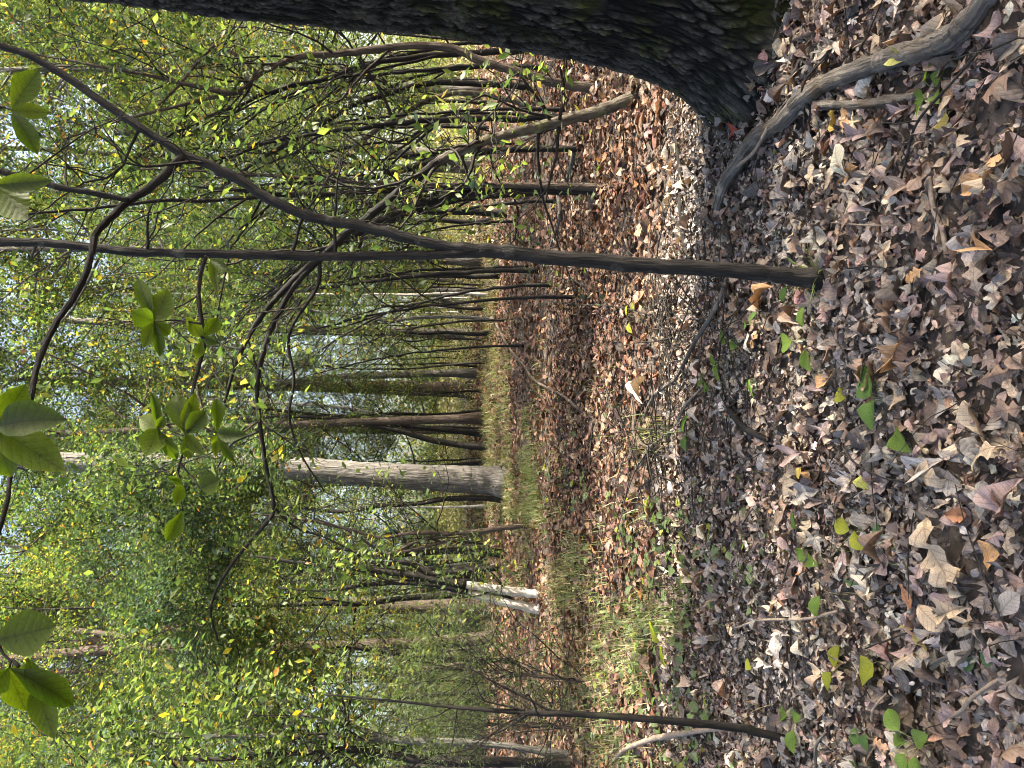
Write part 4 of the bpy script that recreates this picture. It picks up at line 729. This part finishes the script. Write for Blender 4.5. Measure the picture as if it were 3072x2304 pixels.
SD = [('pair of bright green leaves beside the straight grey stick', 1512, 937, 2, 40, 'oval', 0, .08), ('pair of small dark green leaves on the edge of the twig tangle', 1555, 826, 2, 40, 'oval', 0, .09), ('light green jagged pair of leaves near the twig tangle', 1592, 782, 2, 38, 'heart', 1, .09),
 ('small green seedling below the forked sapling twigs', 1612, 740, 2, 36, 'oval', 1, .08), ('tiny green seedling with two drooping leaves in the twig tangle', 1650, 700, 2, 28, 'oval', 0, .07), ('single upright green leaf near the foot of the forked sapling', 1722, 660, 1, 40, 'oval', 0, .07), ('pale green seedling with broad leaves midway in the foreground', 1772, 735, 3, 52, 'oval', 1, .07),
 ('small green leaf under the broad pale green seedling', 1650, 815, 1, 36, 'heart', 0, .06), ('large dark green heart-shaped leaf in the open litter', 1925, 862, 2, 70, 'heart', 0, .06), ('bright green jagged leaf next to the large heart-shaped leaf', 1962, 935, 1, 66, 'heart', 1, .05), ('narrow yellow-green leaf standing alone near the heart-shaped leaf', 1858, 862, 1, 52, 'oval', 2, .05),
 ('cluster of five round green leaves beside the thick weathered branch', 2038, 198, 5, 34, 'heart', 1, .04), ('single dark green leaf above the rust-red leaf scrap', 1752, 1145, 1, 44, 'heart', 0, .06), ('green leaf pair by the small rust-red leaf scrap', 1772, 1205, 2, 40, 'heart', 1, .06), ('pale lime and green seedling by the lit oak leaf', 1868, 1148, 2, 44, 'oval', 2, .05), ('bluish-green small leaves beside the pale lime seedling', 1940, 1160, 2, 32, 'oval', 3, .04),
 ('yellow-green broad pair of leaves among the ground cover', 1475, 1388, 2, 52, 'oval', 2, .12), ('bright green seedling with three leaves near the foot of the bent dark sapling', 1745, 1550, 3, 44, 'oval', 1, .07), ('small lime leaf by the tan bent twig', 1655, 1446, 1, 36, 'oval', 2, .05), ('olive yellow-green seedling in the near litter', 1832, 1445, 2, 50, 'oval', 2, .05), ('broad olive leaf beside the olive seedling', 1922, 1425, 1, 60, 'heart', 2, .05),
 ('leafy green seedling cluster in the near corner by the picture edge', 2015, 1605, 5, 48, 'oval', 1, .07), ('second green seedling cluster beside the corner one', 1900, 1640, 4, 44, 'oval', 0, .06), ('green upright leaf on the tan bent twig', 1795, 1338, 1, 42, 'oval', 1, .06), ('small three-leaved light green seedling in the sunlit mid floor', 1398, 688, 3, 26, 'oval', 2, .12), ('tiny two-leaved sprout close to the weathered branch tip', 1690, 322, 2, 14, 'oval', 2, .02), ('tiny two-leaved sprout between the weathered branch and forked sapling', 1687, 515, 2, 18, 'oval', 1, .02), ('bluish-green curled leaf in the near corner', 2145, 1420, 2, 44, 'oval', 3, .04)]
for q, a in enumerate(SD): seedling(*a, q)
gb = g(1850, 1253); bt = obj('lone_grass', green_mesh('blade', 3), None, None, gb + Vector((0, 0, .05))); bt.scale = (.16, .3, .16); bt.rotation_euler = (.3, .1, -1.45); tag(bt, 'single broad bluish-green grass blade lying flat on the litter', 'grass')

# ------------------------------------------------------------------ single fallen leaves, the 300 that show largest
LM = {}
CW = {'tan': (.46, .36, .25), 'brown': (.25, .17, .125), 'dark brown': (.11, .075, .058), 'grey': (.27, .25, .235), 'pinkish brown': (.36, .26, .235), 'rust': (.36, .17, .085), 'cream': (.60, .56, .43), 'yellow': (.55, .40, .10), 'red': (.34, .06, .035), 'orange': (.46, .27, .13), 'yellow-green': (.36, .36, .08), 'pale': (.52, .46, .37)}
SHP = {'lobed oak': [k for k in range(26) if k % 5 in (0, 4)], 'narrow': [k for k in range(26) if k % 5 == 1], 'oval': [k for k in range(26) if k % 5 in (2, 3)], 'star-shaped': list(range(26, 29))}
def fallen(label, p, L, shape, colour, r, group=None, tilt=.3):
    k = int(r.choice(SHP[shape])); key = (k, colour)
    if key not in LM:
        V, T = NEAR[k]; cc = np.tile(np.array(CW[colour]), (len(V), 1)); cc = cc*np.random.default_rng(k).uniform(.85, 1.12, (len(V), 1))
        if shape != 'star-shaped': cc[1::3] *= .8
        me = mesh('fallen_leaf', V - np.array([.5, 0, 0]), None, T, cc, True, V*np.array([1, 1, 0])); me.materials.append(M['litter']); LM[key] = me
    o = obj('fallen_leaf', LM[key]); Fm = frames(1, tilt, r)[0]; mt = Matrix([[*(Fm[i]*L), p[i]] for i in range(3)] + [[0, 0, 0, 1]]); o.matrix_world = mt
    return tag(o, label, 'leaf', group)
r = np.random.default_rng(55)
SL = [('bright yellow leaf lying beside the thick weathered branch', 1828, 263, 46, 'oval', 'yellow'), ('orange-brown leaf touching the bright yellow leaf', 1855, 256, 44, 'oval', 'orange'), ('large cream-white torn leaf in the shaded litter', 1856, 348, 82, 'oval', 'cream'), ('huge tan oak leaf, largest leaf on the ground', 2072, 1190, 150, 'lobed oak', 'tan'),
 ('sunlit tan lobed leaf midway along the litter', 1728, 1045, 84, 'lobed oak', 'tan'), ('deep red leaf at the foot of the huge furrowed trunk', 1598, 286, 36, 'oval', 'red'), ('pale fan-shaped curled leaf on the open mid floor', 1412, 842, 66, 'oval', 'pale'), ('tan star-shaped leaf below the cream-white leaf', 1786, 386, 56, 'star-shaped', 'tan'), ('pale tan star-shaped leaf beside the crooked brown twig', 1962, 438, 64, 'star-shaped', 'pale'),
 ('orange leaf close to the picture edge by the near twigs', 2155, 396, 66, 'oval', 'orange'), ('rusty orange leaf touching the huge tan oak leaf', 2108, 1112, 40, 'oval', 'rust'), ('rust scrap of leaf under the huge tan oak leaf', 1995, 1288, 46, 'narrow', 'rust'), ('long yellow leaf in the near litter', 2014, 1376, 64, 'narrow', 'yellow'), ('tan lobed leaf between the huge oak leaf and the long yellow leaf', 2100, 1322, 80, 'lobed oak', 'tan'), ('yellowish leaf resting on the thick weathered branch', 1995, 122, 58, 'oval', 'yellow-green'),
 ('dark brown oak leaf below the bright yellow leaf', 1935, 268, 74, 'lobed oak', 'dark brown'), ('yellow-green leaf with pale edge by the pale lime seedling', 1902, 1045, 54, 'oval', 'yellow-green'), ('long tan oak leaf near the bright green jagged leaf', 2045, 1022, 104, 'lobed oak', 'tan'), ('pale lobed leaf at the foot of the bent dark sapling', 1718, 1612, 80, 'lobed oak', 'pale'), ('orange leaf nearest the corner by the near twigs', 2175, 540, 70, 'oval', 'orange'), ('yellow and orange leaf beside the sunlit tan lobed leaf', 1758, 1020, 34, 'oval', 'yellow'), ('small rust-red scrap of leaf below the green leaf pair', 1752, 1222, 38, 'narrow', 'rust'),
 ('big curled rust and white leaf in a sun fleck', 1985, 765, 90, 'lobed oak', 'orange'), ('rounded grey-white leaf near the curled rust leaf', 2110, 770, 62, 'oval', 'cream'), ('pinkish oval leaf beside the bright green jagged leaf', 2005, 905, 56, 'oval', 'pinkish brown'), ('drooping yellow leaf past the cluster of round green leaves', 2070, 262, 48, 'narrow', 'yellow'), ('rust leaf leaning in the mid clearing below the cedar', 1200, 1432, 30, 'oval', 'rust')]
for (lb, x, y, Ld, shp, c) in SL:
    p = g(x, y, .06); fallen(lb, p, Ld*S/FPX*math.hypot(p.y, EYE), shp, c, r, tilt=.2)
LAND = [(lb, g(x, y)) for lb, x, y, *_ in SL + SD if len(lb.split()) <= 7] + [(lb, g(*tr[len(tr)//2][:2])) for lb, tr, *_ in ST if len(lb.split()) <= 7] + [('thick curved weathered branch', g(1900, 150)), ('thick weathered branch tip', g(1600, 390)), ('foot of the forked sapling', g(1790, 600)), ('foot of the huge trunk', g(2450, 60)), ('bent dark sapling foot', g(1722, 1602))]; SEEN = set()
names = ['tan', 'brown', 'dark brown', 'grey', 'pinkish brown', 'pale', 'orange']; wts = [.2, .2, .08, .17, .22, .09, .04]; shs = list(SHP); sw = [.42, .24, .30, .04]
for q in range(273):
    p = g(r.uniform(1640, 2240), r.uniform(-20, 1680), float(r.uniform(.035, .06)))
    if math.hypot(p.x - BIGC[0], p.y - BIGC[1]) < .66: p = g(r.uniform(1840, 2240), r.uniform(300, 1680), .05)
    c = str(r.choice(names, p=wts)); sh = str(r.choice(shs, p=sw)); L = float(r.uniform(.06, .125)); lm = min(LAND, key=lambda q_: (q_[1]-p).length)[0]
    lb = f'{c} {sh} dead leaf beside the {lm}'
    if lb in SEEN: lb = ('large ' if L > .115 else 'smaller ') + lb
    SEEN.add(lb); fallen(lb, p, L, sh, c, r, 'dead leaves on the near litter', .35)

mb = MB()
xy = wedge(1.2, 4.6, 760, .8); put(mb, xy, np.clip(rng.lognormal(math.log(.055), .42, len(xy)), .022, .14), NEAR, .34, .045, near_cols(len(xy)))
xy = wedge(1.2, 4.6, 1500, .8); put(mb, xy, rng.uniform(.012, .038, len(xy)), MID, .6, .055, near_cols(len(xy)))
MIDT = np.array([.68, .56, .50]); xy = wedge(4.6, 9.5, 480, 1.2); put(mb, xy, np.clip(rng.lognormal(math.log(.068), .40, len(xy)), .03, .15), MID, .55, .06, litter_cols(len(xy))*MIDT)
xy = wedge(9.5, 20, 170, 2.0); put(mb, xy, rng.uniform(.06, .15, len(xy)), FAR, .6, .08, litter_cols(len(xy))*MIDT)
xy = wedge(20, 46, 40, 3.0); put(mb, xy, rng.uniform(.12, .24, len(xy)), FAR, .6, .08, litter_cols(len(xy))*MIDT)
for bx, by, br in BASES:                               # leaves banked against each stem
    n = 26 if by < 9 else 14; a = rng.uniform(0, 6.28, n); d = br + np.abs(rng.normal(0, .09, n)); xy = np.stack([bx + np.cos(a)*d, by + np.sin(a)*d], -1)
    put(mb, xy, rng.uniform(.06, .11, n) if by < 9 else rng.uniform(.1, .2, n), NEAR if by < 4 else MID, .8, .08)
a = rng.uniform(0, 6.28, 260); d = .56 + np.abs(rng.normal(0, .12, 260)); xy = np.stack([BIGC[0] + np.cos(a)*d, BIGC[1] + np.sin(a)*d], -1); put(mb, xy, rng.uniform(.05, .12, 260), NEAR, .8, .10)
tag(obj('leaf_litter', mb.mesh('leaf_litter'), M['litter']), 'brown and grey dead leaves carpeting the forest floor', 'leaf litter', kind='stuff')
